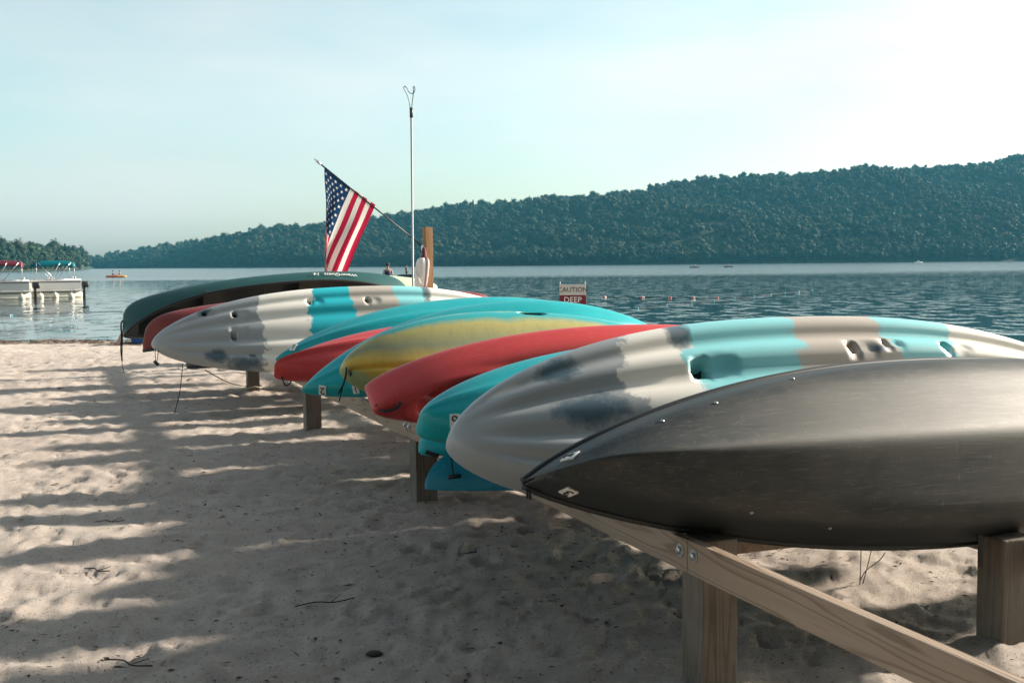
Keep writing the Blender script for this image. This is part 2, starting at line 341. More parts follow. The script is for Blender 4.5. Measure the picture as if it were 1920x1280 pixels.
def crown_mesh(name, seed, conifer=False, n=760):
    """leaf clumps spread through several lobes, about 10 m across and 12 m tall, on a short trunk"""
    r = np.random.default_rng(seed); vs = []; fc = []
    lobes = [(r.normal(0, 2.5, 3) * (1, 1, .8) + (0, 0, 7.2), r.uniform(1.0, 2.2)) for _ in range(14)] + [(np.array([0, 0, 6.2]), 2.8)]
    if not conifer:
        for lc, lr in lobes:
            bm = bmesh.new(); bmesh.ops.create_icosphere(bm, subdivisions=2, radius=1); bm.verts.index_update(); o = len(vs)
            for v in bm.verts:
                d = np.array(v.co); vs.append(lc + d * lr * (.95 + .15 * r.normal()) * (1, 1, .85))
            fc += [tuple(v.index + o for v in f.verts) for f in bm.faces]; bm.free()
    for k in range(n):
        if conifer:
            z = r.uniform(.08, 1) ** .9; rad = (1 - z) * 3.0 * (.75 + .35 * math.sin(z * 40)) + .15; a = r.uniform(0, 6.28)
            c = np.array([rad * math.cos(a), rad * math.sin(a), 1.5 + z * 14]); d = np.array([math.cos(a), math.sin(a), .5]); sz = r.uniform(.35, .8)
        else:
            lc, lr = lobes[r.integers(len(lobes))]; d = r.normal(size=3); d[2] = abs(d[2]) * 1.1 - .35; d /= np.linalg.norm(d)
            c = lc + d * lr * r.uniform(.95, 1.32); sz = r.uniform(.22, .50)
        d = d / np.linalg.norm(d) + r.normal(0, .5, 3); d /= np.linalg.norm(d)
        t = np.cross(d, r.normal(size=3)); t /= np.linalg.norm(t); b = np.cross(d, t); i = len(vs)
        vs += [c + t * sz, c + b * sz * .8, c - t * sz * .9, c - b * sz * .75 + d * .25]; fc.append((i, i + 1, i + 2, i + 3))
    mi = [0] * len(fc)
    tb = MB().tube([(0, 0, -2), (.1, 0, 3), (0, .1, 7)], [.35, .27, .12], 6)
    o = len(vs); vs += tb.v; fc += [tuple(q + o for q in f) for f in tb.f]; mi += [1] * len(tb.f)
    me = bpy.data.meshes.new(name); me.from_pydata([tuple(map(float, v)) for v in vs], [], fc); me.materials.append(FOLI); me.materials.append(BARK)
    me.polygons.foreach_set('material_index', np.array(mi, np.int32)); me.update(); return me
protos = bpy.data.collections.new('tree_shapes')
for k in range(6): protos.objects.link(bpy.data.objects.new('crown_shape', crown_mesh('crown_shape', 40 + k)))
protos.objects.link(bpy.data.objects.new('tree_conifer_shape', crown_mesh('tree_conifer_shape', 90, True, 520)))
def forest(name, label, pts, scl):
    me = bpy.data.meshes.new(name); me.from_pydata([tuple(map(float, q)) for q in pts], [], [])
    at = me.attributes.new('tree_scale', 'FLOAT', 'POINT'); at.data.foreach_set('value', np.asarray(scl, np.float32))
    o = bpy.data.objects.new(name, me); COL.objects.link(o)
    g = bpy.data.node_groups.new(name, 'GeometryNodeTree'); g.interface.new_socket('Geometry', in_out='INPUT', socket_type='NodeSocketGeometry'); g.interface.new_socket('Geometry', in_out='OUTPUT', socket_type='NodeSocketGeometry')
    gn = g.nodes; gl = g.links; gi = gn.new('NodeGroupInput'); go = gn.new('NodeGroupOutput')
    ci = gn.new('GeometryNodeCollectionInfo'); ci.inputs['Collection'].default_value = protos; ci.inputs['Separate Children'].default_value = True; ci.inputs['Reset Children'].default_value = True
    ip = gn.new('GeometryNodeInstanceOnPoints'); ip.inputs['Pick Instance'].default_value = True
    ri = gn.new('FunctionNodeRandomValue'); ri.data_type = 'INT'; ri.inputs[4].default_value = 0; ri.inputs[5].default_value = 5
    rr = gn.new('FunctionNodeRandomValue'); rr.data_type = 'FLOAT_VECTOR'; rr.inputs[0].default_value = (-.06, -.06, 0); rr.inputs[1].default_value = (.06, .06, 6.28)
    na = gn.new('GeometryNodeInputNamedAttribute'); na.data_type = 'FLOAT'; na.inputs['Name'].default_value = 'tree_scale'
    gl.new(gi.outputs[0], ip.inputs['Points']); gl.new(ci.outputs[0], ip.inputs['Instance']); gl.new(ri.outputs[2], ip.inputs['Instance Index']); gl.new(rr.outputs[0], ip.inputs['Rotation']); gl.new(na.outputs[0], ip.inputs['Scale'])
    gl.new(ip.outputs[0], go.inputs[0]); o.modifiers.new('trees', 'NODES').node_group = g
    return tag(o, label, 'forest', kind='stuff')
def sample_hill(x0, x1, n, seed, smin, smax):
    r = np.random.default_rng(seed); pts = []; sl = []
    while len(pts) < n:
        x = r.uniform(x0, x1); f = r.random() ** .85 * 1.06
        if r.random() > (far_shore(x) + ridge_run(x) * f) / 1600 * (ridge_run(x) + 60) / 680: continue
        q = hill_point(x, max(f, .012)); pts.append(q - (0, 0, .5)); sl.append((smin + (smax - smin) * r.random() ** 1.6) * (.8 if f < .04 else 1))
    for x in np.arange(x0, x1, 2.2):                                            # the dense edge along the water
        q = hill_point(x + r.uniform(-2, 2), r.uniform(.006, .05)); pts.append(q - (0, 0, .6)); sl.append(r.uniform(.35, .95))
    return pts, sl
forest('forest', 'dense wooded hillside rising across the lake', *sample_hill(158, 2600, 13500, 1, .5, 1.2))
wr_ = np.random.default_rng(3); wp = []; wsc = []  # unseen trees added behind the camera to dim the faces turned toward it
for k in range(210): wp.append((wr_.uniform(-11, 36), -8.5 - 26 * wr_.random() ** 1.3, -.3)); wsc.append(wr_.uniform(.95, 1.5))
for k in range(170): wp.append((wr_.uniform(-11, 36), -7.5 - 8 * wr_.random(), -1.6)); wsc.append(wr_.uniform(.30, .50))
forest('forest', 'woods behind the beach at the photographer\'s back', wp, wsc)
forest('forest', 'dark wooded point at the left end of the lake', *sample_hill(-700, 150, 900, 2, .7, 1.15))
PINE_ME = bpy.data.objects.new('x', crown_mesh('pine_crown', 91, True, 620)).data
for x, k, lab in ((1617, 1.25, 'tall pine breaking the skyline right of the hill middle'), (1649, 1.05, 'smaller pine just right of the tallest skyline pine'), (1480, .9, 'pine tip on the skyline above the grey kayak'), (887, 1.0, 'lone pine on the skyline right of the flag post'), (122, .95, 'rounded conifer ending the left wooded point')):
    q = hill_point(x, .97); t = empty('pine_tree', q - (0, 0, 1)); tag(t, lab, 'tree', 'pines on the skyline'); t.scale = (k, k, k)
    c = bpy.data.objects.new('crown', PINE_ME); COL.objects.link(c); c.parent = t
    MB().tube([(0, 0, -1), (0, 0, 8), (0, 0, 15)], [.3, .2, .06], 6).build('trunk', BARK, t)
# ------------------------------------------------------------------ the boat rack
P1 = np.array([.687, 3.962, 0]); SP = 3.41
rack = empty('boat_rack', P1, AZ); tag(rack, 'long low timber rack of square posts and bolted boards under the boats', 'rack')
BT, BB = .548, .432                                        # beam top and bottom
for k in range(-1, 5):
    y = k * SP
    MB().box((-.07, y - .07, -.4), (.07, y + .07, BT - .006), .006).build('post', WOOD_Z, rack)
    MB().box((1.27, y - .07, -.4), (1.41, y + .07, .415), .006).build('post', WOOD_Z, rack)
    MB().box((-.02, y + .072, BB + .012), (1.40, y + .110, BT - .01), .003).build('cross_joist', WOOD_Y, rack)
    y1 = y + SP - .004 if k < 4 else y + .9
    b = MB().box((-.112, y + .0 - .035, BB), (-.073, y1 - .035, BT), .003).build('beam', WOOD_Y, rack)
    b2 = MB().box((1.412, y - .035, .30), (1.45, y1 - .035, .412), .003).build('beam', WOOD_Y, rack)
    for yy in (y - .035 + .045, y1 - .035 - .045):
        if yy > y1: continue
        Mb = Matrix.Translation((-.112, yy, (BT + BB) / 2 + .012)) @ Matrix.Rotation(R(-90), 4, 'Y')
        MB().lathe([(.024, 0), (.024, .003), (.013, .0035), (.013, .011), (.009, .014)], 14, Mb).build('bolt', STEEL, b, 40)
# ------------------------------------------------------------------ boats
class Boat: pass
def frame(yaw, pitch, e):
    c, s = math.cos(yaw), math.sin(yaw); Vx = V * c + U * s; Ux = U * c - V * s; z = np.array([0, 0, 1.0])
    X = Vx * math.cos(pitch) + z * math.sin(pitch); up = z * math.cos(pitch) - Vx * math.sin(pitch)
    Z = -Ux * math.cos(e) + up * math.sin(e); return np.stack([X, np.cross(Z, X), Z], 1)
def smooth01(a, b, x): t = np.clip((x - a) / (b - a), 0, 1); return t * t * (3 - 2 * t)
def hull_grid(L, B, Hb, Hd, p1, p2, rock, nb, nd_, qh, nx, ns, channels=0.0, keel=0.0, chine=None, dimples=(), grooves=()):
    """closed kayak hull, keel on +z (the boats lie upside down), deck on -z; returns grid, t and across attributes"""
    t = (1 - np.cos(np.linspace(0, math.pi, nx))) / 2; t = .35 * t + .65 * np.linspace(0, 1, nx); t[0], t[-1] = 0, 1
    q = np.abs(2 * t - 1); w = np.clip(1 - q ** p1, 0, 1) ** p2; w = np.maximum(w, .012)
    a = np.linspace(0, 2 * math.pi, ns, endpoint=False); ca, sa = np.cos(a), np.sin(a)
    ex = np.where(sa >= 0, 2 / nb, 2 / nd_); yy = np.sign(ca) * np.abs(ca) ** ex; zz = np.sign(sa) * np.abs(sa) ** ex
    b = B / 2 * w; y = b[:, None] * yy; zc = -rock * q ** 2.6; hq = w ** qh
    z = zc[:, None] + np.where(zz >= 0, Hb, Hd) * hq[:, None] * zz
    an = np.abs(yy)[None]; bot = (sa > .02)[None] * np.ones_like(z); fade = (smooth01(.04, .30, t) * smooth01(.02, .22, 1 - t))[:, None]
    if channels:
        g = np.exp(-((an - .27) / .10) ** 2) + .9 * np.exp(-((an - .66) / .09) ** 2) - .25 * np.exp(-(an / .1) ** 2)
        z = z - channels * g * (.75 + .25 * fade) * bot * smooth01(.015, .10, t)[:, None]
    if keel: z = z + keel * np.exp(-(an / .16) ** 2) * bot * hq[:, None]
    x = np.repeat((t * L)[:, None], ns, 1)
    hole = np.zeros_like(z)
    for (dx, dy, rx, ry, dp, side) in dimples:
        r = np.sqrt(((x - dx) / rx) ** 2 + ((y - dy) / ry) ** 2); msk = ((sa > .05) if side > 0 else (sa < -.05))[None]
        f = 1 - smooth01(.55 if side > 0 else .82, 1.0, r); z = z - side * dp * f * msk
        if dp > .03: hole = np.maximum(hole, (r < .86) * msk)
        if side < 0: z = z - .018 * np.exp(-((r - 1.12) / .10) ** 2) * msk
    for (x0, y0, x1, y1, wd, dp) in grooves:
        dx, dy = x1 - x0, y1 - y0; s_ = np.clip(((x - x0) * dx + (y - y0) * dy) / (dx * dx + dy * dy), 0, 1)
        d = np.hypot(x - x0 - s_ * dx, y - y0 - s_ * dy); z = z - dp * np.exp(-(d / wd) ** 2) * (sa > .02)[None]
    return np.stack([x, y, z], -1), np.repeat(t[:, None], ns, 1), np.repeat(yy[None], nx, 0), hole
def canoe_grid(L, B, Hb, p1, p2, rock, sheer, sect, nx=110, ns=44):
    t = np.linspace(0, 1, nx); q = np.abs(2 * t - 1); w = np.maximum(np.clip(1 - q ** p1, 0, 1) ** p2, .02)
    sv = np.linspace(-1, 1, ns); sy_, sz_ = np.array(sect, float).T
    # resample the half section by arc length, keel at 0, gunwale at 1
    seg = np.concatenate([[0], np.cumsum(np.hypot(np.diff(sy_), np.diff(sz_)))]); seg /= seg[-1]
    yy = np.sign(sv) * np.interp(np.abs(sv), seg, sy_); zz = np.interp(np.abs(sv), seg, sz_)
    k = np.array([.25, .5, .25])
    for _ in range(3): yy[1:-1] = np.convolve(yy, k, 'valid'); zz[1:-1] = np.convolve(zz, k, 'valid')
    zs = -sheer * q ** 4; zk = Hb - rock * q ** 2.6; zk = zs + (zk - zs) * (.25 + .75 * np.sqrt(np.clip(1 - q ** 16, 0, 1)))
    y = (B / 2 * w)[:, None] * yy; z = zs[:, None] + (zk - zs)[:, None] * zz; x = np.repeat((t * L)[:, None], ns, 1)
    return np.stack([x, y, z], -1), np.repeat(t[:, None], ns, 1), np.repeat(yy[None], nx, 0), np.zeros_like(z)
def boat(name, label, cat, pose, grid, mats, group, canoe=False, hullname='hull', thick=.006):
    s, o, z, yaw, pitch, e = pose; G, tt, yn, hole = grid
    tz = 0.0 if canoe else G[0, :, 2].mean()
    Rm = frame(R(yaw), R(pitch), R(e)); T = P1 + s * U - o * V + np.array([0, 0, z])
    Mw = Matrix([[*Rm[i], T[i]] for i in range(3)] + [[0, 0, 0, 1]])
    G = G - np.array([0, 0, tz]); B = Boat(); B.G = G; B.W = G @ Rm.T + T; B.root = empty(name, mw=Mw); B.R = Rm; B.T = T
    tag(B.root, label, cat, group); nx, ns = G.shape[:2]; ii = np.arange(nx * ns).reshape(nx, ns)
    if canoe: fc = np.stack([ii[:-1, :-1], ii[1:, :-1], ii[1:, 1:], ii[:-1, 1:]], -1).reshape(-1, 4)
    else:
        jj = np.roll(ii, -1, 1); fc = np.stack([ii[:-1], ii[1:], jj[1:], jj[:-1]], -1).reshape(-1, 4)
    fl = [tuple(f) for f in fc]; mi = None
    if not canoe:
        fl += [tuple(ii[0]), tuple(ii[-1][::-1])]
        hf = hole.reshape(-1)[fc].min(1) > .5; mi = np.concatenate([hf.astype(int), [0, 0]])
    o_ = mesh_obj(hullname, G.reshape(-1, 3), fl, mats, B.root, True, mi, {'tt': tt, 'yn': yn}); B.hull = o_
    bm = bmesh.new(); bm.from_mesh(o_.data)
    if not canoe: bmesh.ops.recalc_face_normals(bm, faces=bm.faces)
    else:
        bm.normal_update(); f0 = max(bm.faces, key=lambda f: f.calc_center_median().z)
        if f0.normal.z < 0: bmesh.ops.reverse_faces(bm, faces=bm.faces)
    bm.to_mesh(o_.data); bm.free()
    if canoe:
        so = o_.modifiers.new('shell', 'SOLIDIFY'); so.thickness = thick; so.offset = -1; so.material_offset = 1 if len(mats) > 1 else 0
    nr = np.zeros((len(o_.data.vertices), 3), np.float32); o_.data.vertices.foreach_get('normal', nr.ravel()); B.N = nr.reshape(nx, ns, 3)
    return B
def on_hull(B, px, py):
    """hull vertex that the photo shows at a pixel: local position, outward normal, grid index"""
    Q = proj(B.W); Nw = B.N @ B.R.T; view = B.W - np.array([0, 0, CAM_H])
    d = np.hypot(Q[..., 0] - px, Q[..., 1] - py) + np.where((Nw * view).sum(-1) < 0, 0, 1e4)
    i, j = np.unravel_index(d.argmin(), d.shape); return B.G[i, j], B.N[i, j], (i, j)
def decal_matrix(pos, nrm, xdir, off=.004):
    n = np.array(nrm, float); n /= np.linalg.norm(n); x = np.array(xdir, float); x = x - n * x.dot(n); x /= np.linalg.norm(x); y = np.cross(n, x); q = np.array(pos) + n * off
    return Matrix([[x[i], y[i], n[i], q[i]] for i in range(3)] + [[0, 0, 0, 1]])
def sticker(B, px, py, txt, size=.055, rot=0.0, flip=1):
    pos, n, _ = on_hull(B, px, py); x = np.array([flip * math.cos(R(rot)), math.sin(R(rot)), 0]); M = decal_matrix(pos, n, x)
    st = MB().box((-size * .42, -size * .6, -.008), (size * .42, size * .6, .001)).build('sticker', WHITE, B.root); st.matrix_local = M
    text_mesh('numeral', txt, size * 1.25, INK, st, Matrix.Translation((0, 0, .0022)))
def local(B, P): return (np.asarray(P, float) - B.T) @ B.R
def cord(B, pts_px, depth_off, r, name, mat, n=24):
    """a cord hanging from a hull, through photo pixels at the depth of its first point"""
    pos, nn, (i, j) = on_hull(B, *pts_px[0]); d = B.W[i, j][1] + depth_off
    P = [local(B, at_depth(x, y, d)) for x, y in pts_px]
    return MB().tube(spline(P, n), r, 6).build(name, mat, B.root, True)
def loop_handle(B, px0, px1, sag=.05, r=.007, out=.03):
    a, na, _ = on_hull(B, *px0); b, nb_, _ = on_hull(B, *px1); g = np.array([0, 0, -sag]) @ B.R
    mid = (a + b) / 2 + (na + nb_) / 2 * out + g
    MB().tube(spline([a, a * .75 + mid * .25 + g * .4, mid, b * .75 + mid * .25 + g * .4, b], 24), r, 8).build('carry_handle', BLACK, B.root, True)
TEAL = plastic('teal_plastic', (.0, .36, .40)); SHADE_TEAL = plastic('shaded_teal_plastic', (.0, .23, .36)); RED = plastic('red_plastic', (.54, .045, .045), scuff=.42)  # the blue is the teal with its shade put into the colour
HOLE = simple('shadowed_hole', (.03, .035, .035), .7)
GREY, WHI, AQUA, BEIGE, LAQ = (.34, .36, .37), (.84, .80, .73), (.02, .46, .55), (.50, .45, .40), (.26, .64, .68)
SOT = dict(Hd=.14, p1=2.3, p2=.62, nb=3.2, nd_=2.6, qh=.45, nx=300, ns=112)
KAY = dict(Hb=.16, Hd=.17, p1=2.0, nb=2.4, nd_=2.2, nx=150, ns=64)
LYING = 'boats lying on the timber rack'
def scup(x, y, big=1.0): return [(x, y, .036 * big, .030 * big, .07, 1), (x + .05 * big, y, .10 * big, .042 * big, .014, 1)]
# -- near grey, white and aqua sit-on-top
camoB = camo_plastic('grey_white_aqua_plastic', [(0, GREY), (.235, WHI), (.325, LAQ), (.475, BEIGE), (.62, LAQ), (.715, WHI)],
                     [(.144, .68, .036, .24), (.318, .85, .022, .30), (.165, .02, .055, .26), (.60, .45, .02, .06)])  # the smudge on the keel is a shade gradient put into the colour
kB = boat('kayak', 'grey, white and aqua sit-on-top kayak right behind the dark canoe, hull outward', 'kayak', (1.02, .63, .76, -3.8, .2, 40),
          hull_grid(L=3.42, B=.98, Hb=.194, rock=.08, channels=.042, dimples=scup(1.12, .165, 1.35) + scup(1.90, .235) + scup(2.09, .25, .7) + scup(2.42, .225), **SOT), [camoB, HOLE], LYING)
# -- far one of the same kind
camoI = camo_plastic('grey_white_turquoise_plastic', [(0, GREY), (.27, WHI), (.39, AQUA), (.505, BEIGE), (.625, LAQ), (.70, WHI)],
                     [(.15, -.74, .035, .22), (.215, -.92, .05, .22), (.13, .85, .02, .18), (.235, -.70, .012, .06), (.708, .8, .014, .5)])
kI = boat('kayak', 'grey, white and turquoise sit-on-top kayak standing on edge below the green canoe', 'kayak', (7.87, 1.30, .77, -1.2, 1.5, 24),
          hull_grid(L=3.79, B=.86, Hb=.165, rock=.13, channels=.026, dimples=scup(.77, .17) + scup(.74, -.06) + scup(.49, .215, .8) + scup(1.49, .25) + scup(2.06, .235), **SOT), [camoI, HOLE], LYING)
# -- yellow and green sit-on-top
m, N, L, p = new_mat('yellow_green_plastic', .36, .5)
y = nd(N, 'ShaderNodeAttribute', attribute_name='yn').outputs['Fac']; st = noise(N, L, 7, 5, .65, mapping=(5, 1.2, 1.2)); st2 = noise(N, L, 3, 3, .6)
yv = math_(N, L, 'ADD', math_(N, L, 'MULTIPLY', y, .5), math_(N, L, 'ADD', math_(N, L, 'MULTIPLY', math_(N, L, 'SUBTRACT', st2, .5), .14), .5))
tt_ = nd(N, 'ShaderNodeAttribute', attribute_name='tt').outputs['Fac']
yv = math_(N, L, 'SUBTRACT', yv, math_(N, L, 'MULTIPLY', math_(N, L, 'SUBTRACT', .12, tt_, True), 1.6), True)
base = ramp(N, L, yv, [(0, (.20, .26, .10)), (.14, (.44, .31, .04)), (.30, (.60, .40, .05)), (.42, (.62, .44, .08)), (.52, (.42, .36, .12)), (.61, (.24, .28, .17)), (.71, (.32, .32, .14)), (.82, (.40, .37, .13)), (.89, (.02, .33, .35)), (.95, (.02, .36, .38)), (1, (.45, .45, .15))])
base = mixc(N, L, math_(N, L, 'MULTIPLY', ramp(N, L, st, [(.5, (0, 0, 0)), (.7, (1, 1, 1))]), .22), base, (.12, .14, .07))
L.new(base, p.inputs['Base Color']); bump(N, L, p, noise(N, L, 9, 6, .7, mapping=(1.2, 10, 10)), .12, .003); YELG = m
kE = boat('kayak', 'yellow kayak shading to green and teal with a grooved keel, between the two red kayaks', 'kayak', (3.84, .42, .83, .8, -4.2, 35),
          hull_grid(L=2.80, B=.83, Hb=.167, rock=.12, dimples=[(1.34, .375, .12, .034, .05, 1)], grooves=[(.05, -.05, .45, -.085, .014, .022)], **dict(SOT, ns=160, nb=2.5)), [YELG, HOLE], LYING)
# -- plain kayaks
kC = boat('kayak', 'teal kayak with a rounded bow tucked behind the near grey and white kayak', 'kayak', (1.60, .58, .77, 2.3, -1.0, 56), hull_grid(L=3.14, B=.70, rock=.13, p2=.6, qh=.35, keel=.02, **KAY), [TEAL, HOLE], LYING)
kX = boat('kayak', 'teal kayak coloured blue as in shade, lying lowest with its pointed bow near the sand and a toggle handle', 'kayak', (1.62, .54, .47, 2.3, 1.0, 84), hull_grid(L=2.9, B=.60, rock=.0, p2=.8, qh=.50, keel=.03, **dict(KAY, Hb=.32, Hd=.02, nb=1.7)), [SHADE_TEAL, HOLE], LYING)
kY = boat('kayak', 'teal kayak squeezed between the teal bow and the shade-blue bow, only its tip showing', 'kayak', (2.05, .44, .58, 2.3, 2.0, 78), hull_grid(L=2.9, B=.60, rock=.05, p2=.6, qh=.3, **dict(KAY, Hb=.09, Hd=.07)), [TEAL, HOLE], LYING)
kD = boat('kayak', 'red kayak lying on its side with its cockpit opening facing the front', 'kayak', (2.85, .49, .745, 1.4, -.3, 146),
          hull_grid(L=3.28, B=.67, rock=.12, p2=.62, qh=.15, keel=.015, dimples=[(.74, -.01, .50, .17, .16, -1)], **dict(KAY, nx=220, ns=96, nb=3.2, nd_=3.0)), [RED, RED], LYING)
kF = boat('kayak', 'blue-teal kayak marked 2 with its bow over the second post from the far end', 'kayak', (4.51, .54, .63, 1.1, 6.0, 49), hull_grid(L=2.87, B=.78, rock=.17, p2=.85, qh=.55, keel=.025, **KAY), [TEAL, HOLE], LYING)
kG = boat('kayak', 'red kayak with a sharp angular bow beside the teal kayak marked 1', 'kayak', (6.08, .46, .63, 0, 1.6, 59), hull_grid(L=3.15, B=.74, rock=.10, p2=.8, qh=.25, keel=.045, **dict(KAY, nb=2.0)), [RED, HOLE], LYING)
kH = boat('kayak', 'long teal kayak marked 1 arching behind the red and yellow kayaks', 'kayak', (6.74, .33, .67, 2.3, 3.3, 57), hull_grid(L=3.50, B=.74, rock=.18, p2=.85, qh=.55, keel=.03, **dict(KAY, nb=2.2)), [TEAL, HOLE], LYING)
PALE = plastic('pale_green_plastic', (.50, .62, .42))
kL = boat('kayak', 'pale green kayak at the far end of the rack behind the wooden flag post', 'kayak', (14.6, -.2, .98, 0, 2.0, 80), hull_grid(L=3.5, B=.72, rock=.12, p2=.7, qh=.4, **KAY), [PALE, HOLE], LYING)
DARKP = plastic('black_plastic', (.014, .018, .020))
kM = boat('kayak', 'slim black kayak end poking out low beneath the grey and turquoise kayak', 'kayak', (8.6, .92, .50, 0, 1.0, 85), hull_grid(L=2.4, B=.5, rock=.02, p2=.4, qh=.25, **dict(KAY, Hb=.05, Hd=.05)), [DARKP, HOLE], LYING)
# -- canoes
m, N, L, p = new_mat('worn_black_hull', .5, .3); tc = N.new('ShaderNodeTexCoord').outputs['Object']
y = nd(N, 'ShaderNodeAttribute', attribute_name='yn').outputs['Fac']
c1 = noise(N, L, 4, 7, .72, vec=tc, mapping=(.8, 7, 7)); c2 = noise(N, L, 22, 6, .75, vec=tc, mapping=(.35, 6, 6)); c3 = noise(N, L, 1.6, 4, .6, vec=tc); c4_ = noise(N, L, 30, 5, .8, vec=tc, mapping=(2.5, .5, .5))
base = mixc(N, L, ramp(N, L, c1, [(.35, (0, 0, 0)), (.75, (1, 1, 1))]), (.014, .021, .023), (.050, .054, .054))
base = mixc(N, L, math_(N, L, 'MULTIPLY', ramp(N, L, c3, [(.45, (0, 0, 0)), (.7, (1, 1, 1))]), .5), base, (.095, .093, .086))
base = mixc(N, L, math_(N, L, 'MULTIPLY', ramp(N, L, c2, [(.54, (0, 0, 0)), (.66, (1, 1, 1))]), .4), base, (.17, .155, .135))
base = mixc(N, L, math_(N, L, 'MULTIPLY', ramp(N, L, c4_, [(.62, (0, 0, 0)), (.70, (1, 1, 1))]), .55), base, (.23, .20, .165))
edge = ramp(N, L, math_(N, L, 'ABSOLUTE', y), [(.80, (0, 0, 0)), (.9, (1, 1, 1))])
base = mixc(N, L, math_(N, L, 'MULTIPLY', edge, .8), base, (.022, .026, .027)); L.new(base, p.inputs['Base Color'])
L.new(math_(N, L, 'ADD', .42, math_(N, L, 'MULTIPLY', c1, .22)), p.inputs['Roughness']); bump(N, L, p, math_(N, L, 'ADD', c1, c2), .15, .003); WORN = m
CHINE = [(0, 1), (.04, .995), (.72, .72), (.86, .58), (.97, .2), (1, 0)]
ROUND = [(0, 1), (.3, .97), (.6, .86), (.82, .62), (.95, .3), (1, 0)]
def gunwales(B, r=.013, mat=BLACK):
    for j in (0, -1): MB().tube(B.G[:, j], r, 8).build('gunwale', mat, B.root, True)
    for e_, sg in ((0, 1), (-1, -1)):                       # small deck plates closing the ends
        n_ = max(3, int(B.G.shape[0] * .055)); k = range(n_) if e_ == 0 else range(-1, -1 - n_, -1); vs = []
        for i in k: vs += [B.G[i, 0] + (0, 0, -.003), B.G[i, -1] + (0, 0, -.003)]
        fs_ = [(2 * q, 2 * q + 1, 2 * q + 3, 2 * q + 2) for q in range(n_ - 1)]
        d = mesh_obj('deck_plate', vs, fs_, mat, B.root); d.modifiers.new('t', 'SOLIDIFY').thickness = .01
kA = boat('canoe', 'worn black canoe nearest the front, hull outward, marked 3', 'canoe', (.05, .61, .80, 5.4, -2.2, 21), canoe_grid(4.05, .76, .325, 2.2, .8, .06, .16, CHINE, 160, 60), [WORN], LYING, True)
gunwales(kA, .014)
GRN = plastic('dark_green_plastic', (.006, .062, .060), .46, .10); RDC = plastic('brick_red_plastic', (.19, .030, .028), .42, .12)
kK = boat('canoe', 'dark green canoe propped on its side at the far end, its dark inside showing', 'canoe', (11.43, 1.39, .81, 3.5, 4.5, 133), canoe_grid(3.78, .94, .367, 2.2, .7, .04, .2, ROUND), [GRN, BLACK], LYING, True)
gunwales(kK, .016)
kJ = boat('canoe', 'brick red canoe turned over beneath the dark green canoe', 'canoe', (9.75, 1.26, .73, .1, 2.5, 75), canoe_grid(4.19, .85, .34, 2.2, .8, .10, .16, ROUND), [RDC], LYING, True)
gunwales(kJ, .016)
SEATM = simple('seat_webbing', (.03, .028, .022), .8)
for t_ in (.30, .62):
    i = int(t_ * 109); a, b = kK.G[i, 0] * (1, .96, 1) + (0, 0, .03), kK.G[i, -1] * (1, .96, 1) + (0, 0, .03)
    s_ = MB().box((a[0] - .13, min(a[1], b[1]), a[2]), (a[0] + .13, max(a[1], b[1]), a[2] + .02), .004).build('seat', SEATM, kK.root)
for t_ in (.46, .80):
    i = int(t_ * 109); MB().tube([kK.G[i, 0] * (1, .97, 1) + (0, 0, .015), kK.G[i, -1] * (1, .97, 1) + (0, 0, .015)], .016, 8).build('thwart', BLACK, kK.root, True)
for (x, y) in ((1487, 709), (1342, 752), (1240, 790), (1405, 960), (1555, 990)):
    pos, n, _ = on_hull(kA, x, y); MB().lathe([(.007, 0), (.007, .002), (.004, .0045)], 10, decal_matrix(pos, n, (1, 0, 0), 0)).build('rivet', STEEL, kA.root, True)
# stickers, lettering and fittings
sticker(kA, 1071, 857, '3', .052, 78); sticker(kA, 1070, 925, '3', .052, 120)
sticker(kF, 605, 731, '2', .06, 175); sticker(kF, 668, 731, '1', .05, 200); sticker(kH, 551, 650, '1', .06, -35); sticker(kC, 851, 790, '9', .055, 5)
pos, n, _ = on_hull(kK, 632, 516)
Mt = decal_matrix(pos, n, (-1, 0, 0), .016)
text_mesh('lettering', 'WaterQuest', .088, WHITE, kK.root, Mt @ Matrix.Translation((-.06, 0, 0)), shear=.35, extrude=.001)
text_mesh('lettering', '14', .088, WHITE, kK.root, Mt @ Matrix.Translation((.27, 0, 0)), shear=.35, extrude=.001)
loop_handle(kD, (706, 757), (752, 752), .05, .008); loop_handle(kG, (527, 706), (546, 714), .03, .006)
pos, n, _ = on_hull(kE, 657, 700); MB().lathe([(.016, 0), (.016, .004), (.009, .007)], 12, decal_matrix(pos, n, (1, 0, 0), -.002)).build('drain_plug', BLACK, kE.root, True)
cord(kE, [(650, 688), (648, 706), (643, 722), (634, 738)], -.05, .006, 'bungee_cord', ROPE)
cord(kE, [(650, 700), (645, 715), (640, 735), (636, 752)], -.06, .004, 'bungee_cord', ROPE)
cord(kX, [(846, 858), (848, 875), (850, 888)], -.06, .004, 'handle_cord', ROPE); pos, n, _ = on_hull(kX, 852, 892)
MB().tube([pos + n * .03 + np.array([-.03, 0, 0]), pos + n * .03 + np.array([.03, 0, 0])], .011, 8).build('toggle_handle', BLACK, kX.root, True)
pos, n, _ = on_hull(kY, 808, 850); M = decal_matrix(pos, n, (1, 0, 0), 0); o = MB().box((-.035, -.012, -.005), (.035, .012, .003)).build('grip_pad', BLACK, kY.root); o.matrix_local = M
cord(kK, [(231, 600), (227, 608), (228, 630), (227, 655), (229, 676)], -.03, .011, 'painter_rope', ROPE)
cord(kK, [(231, 602), (229, 678), (231, 690), (233, 699)], -.03, .004, 'rope_tail', ROPE)
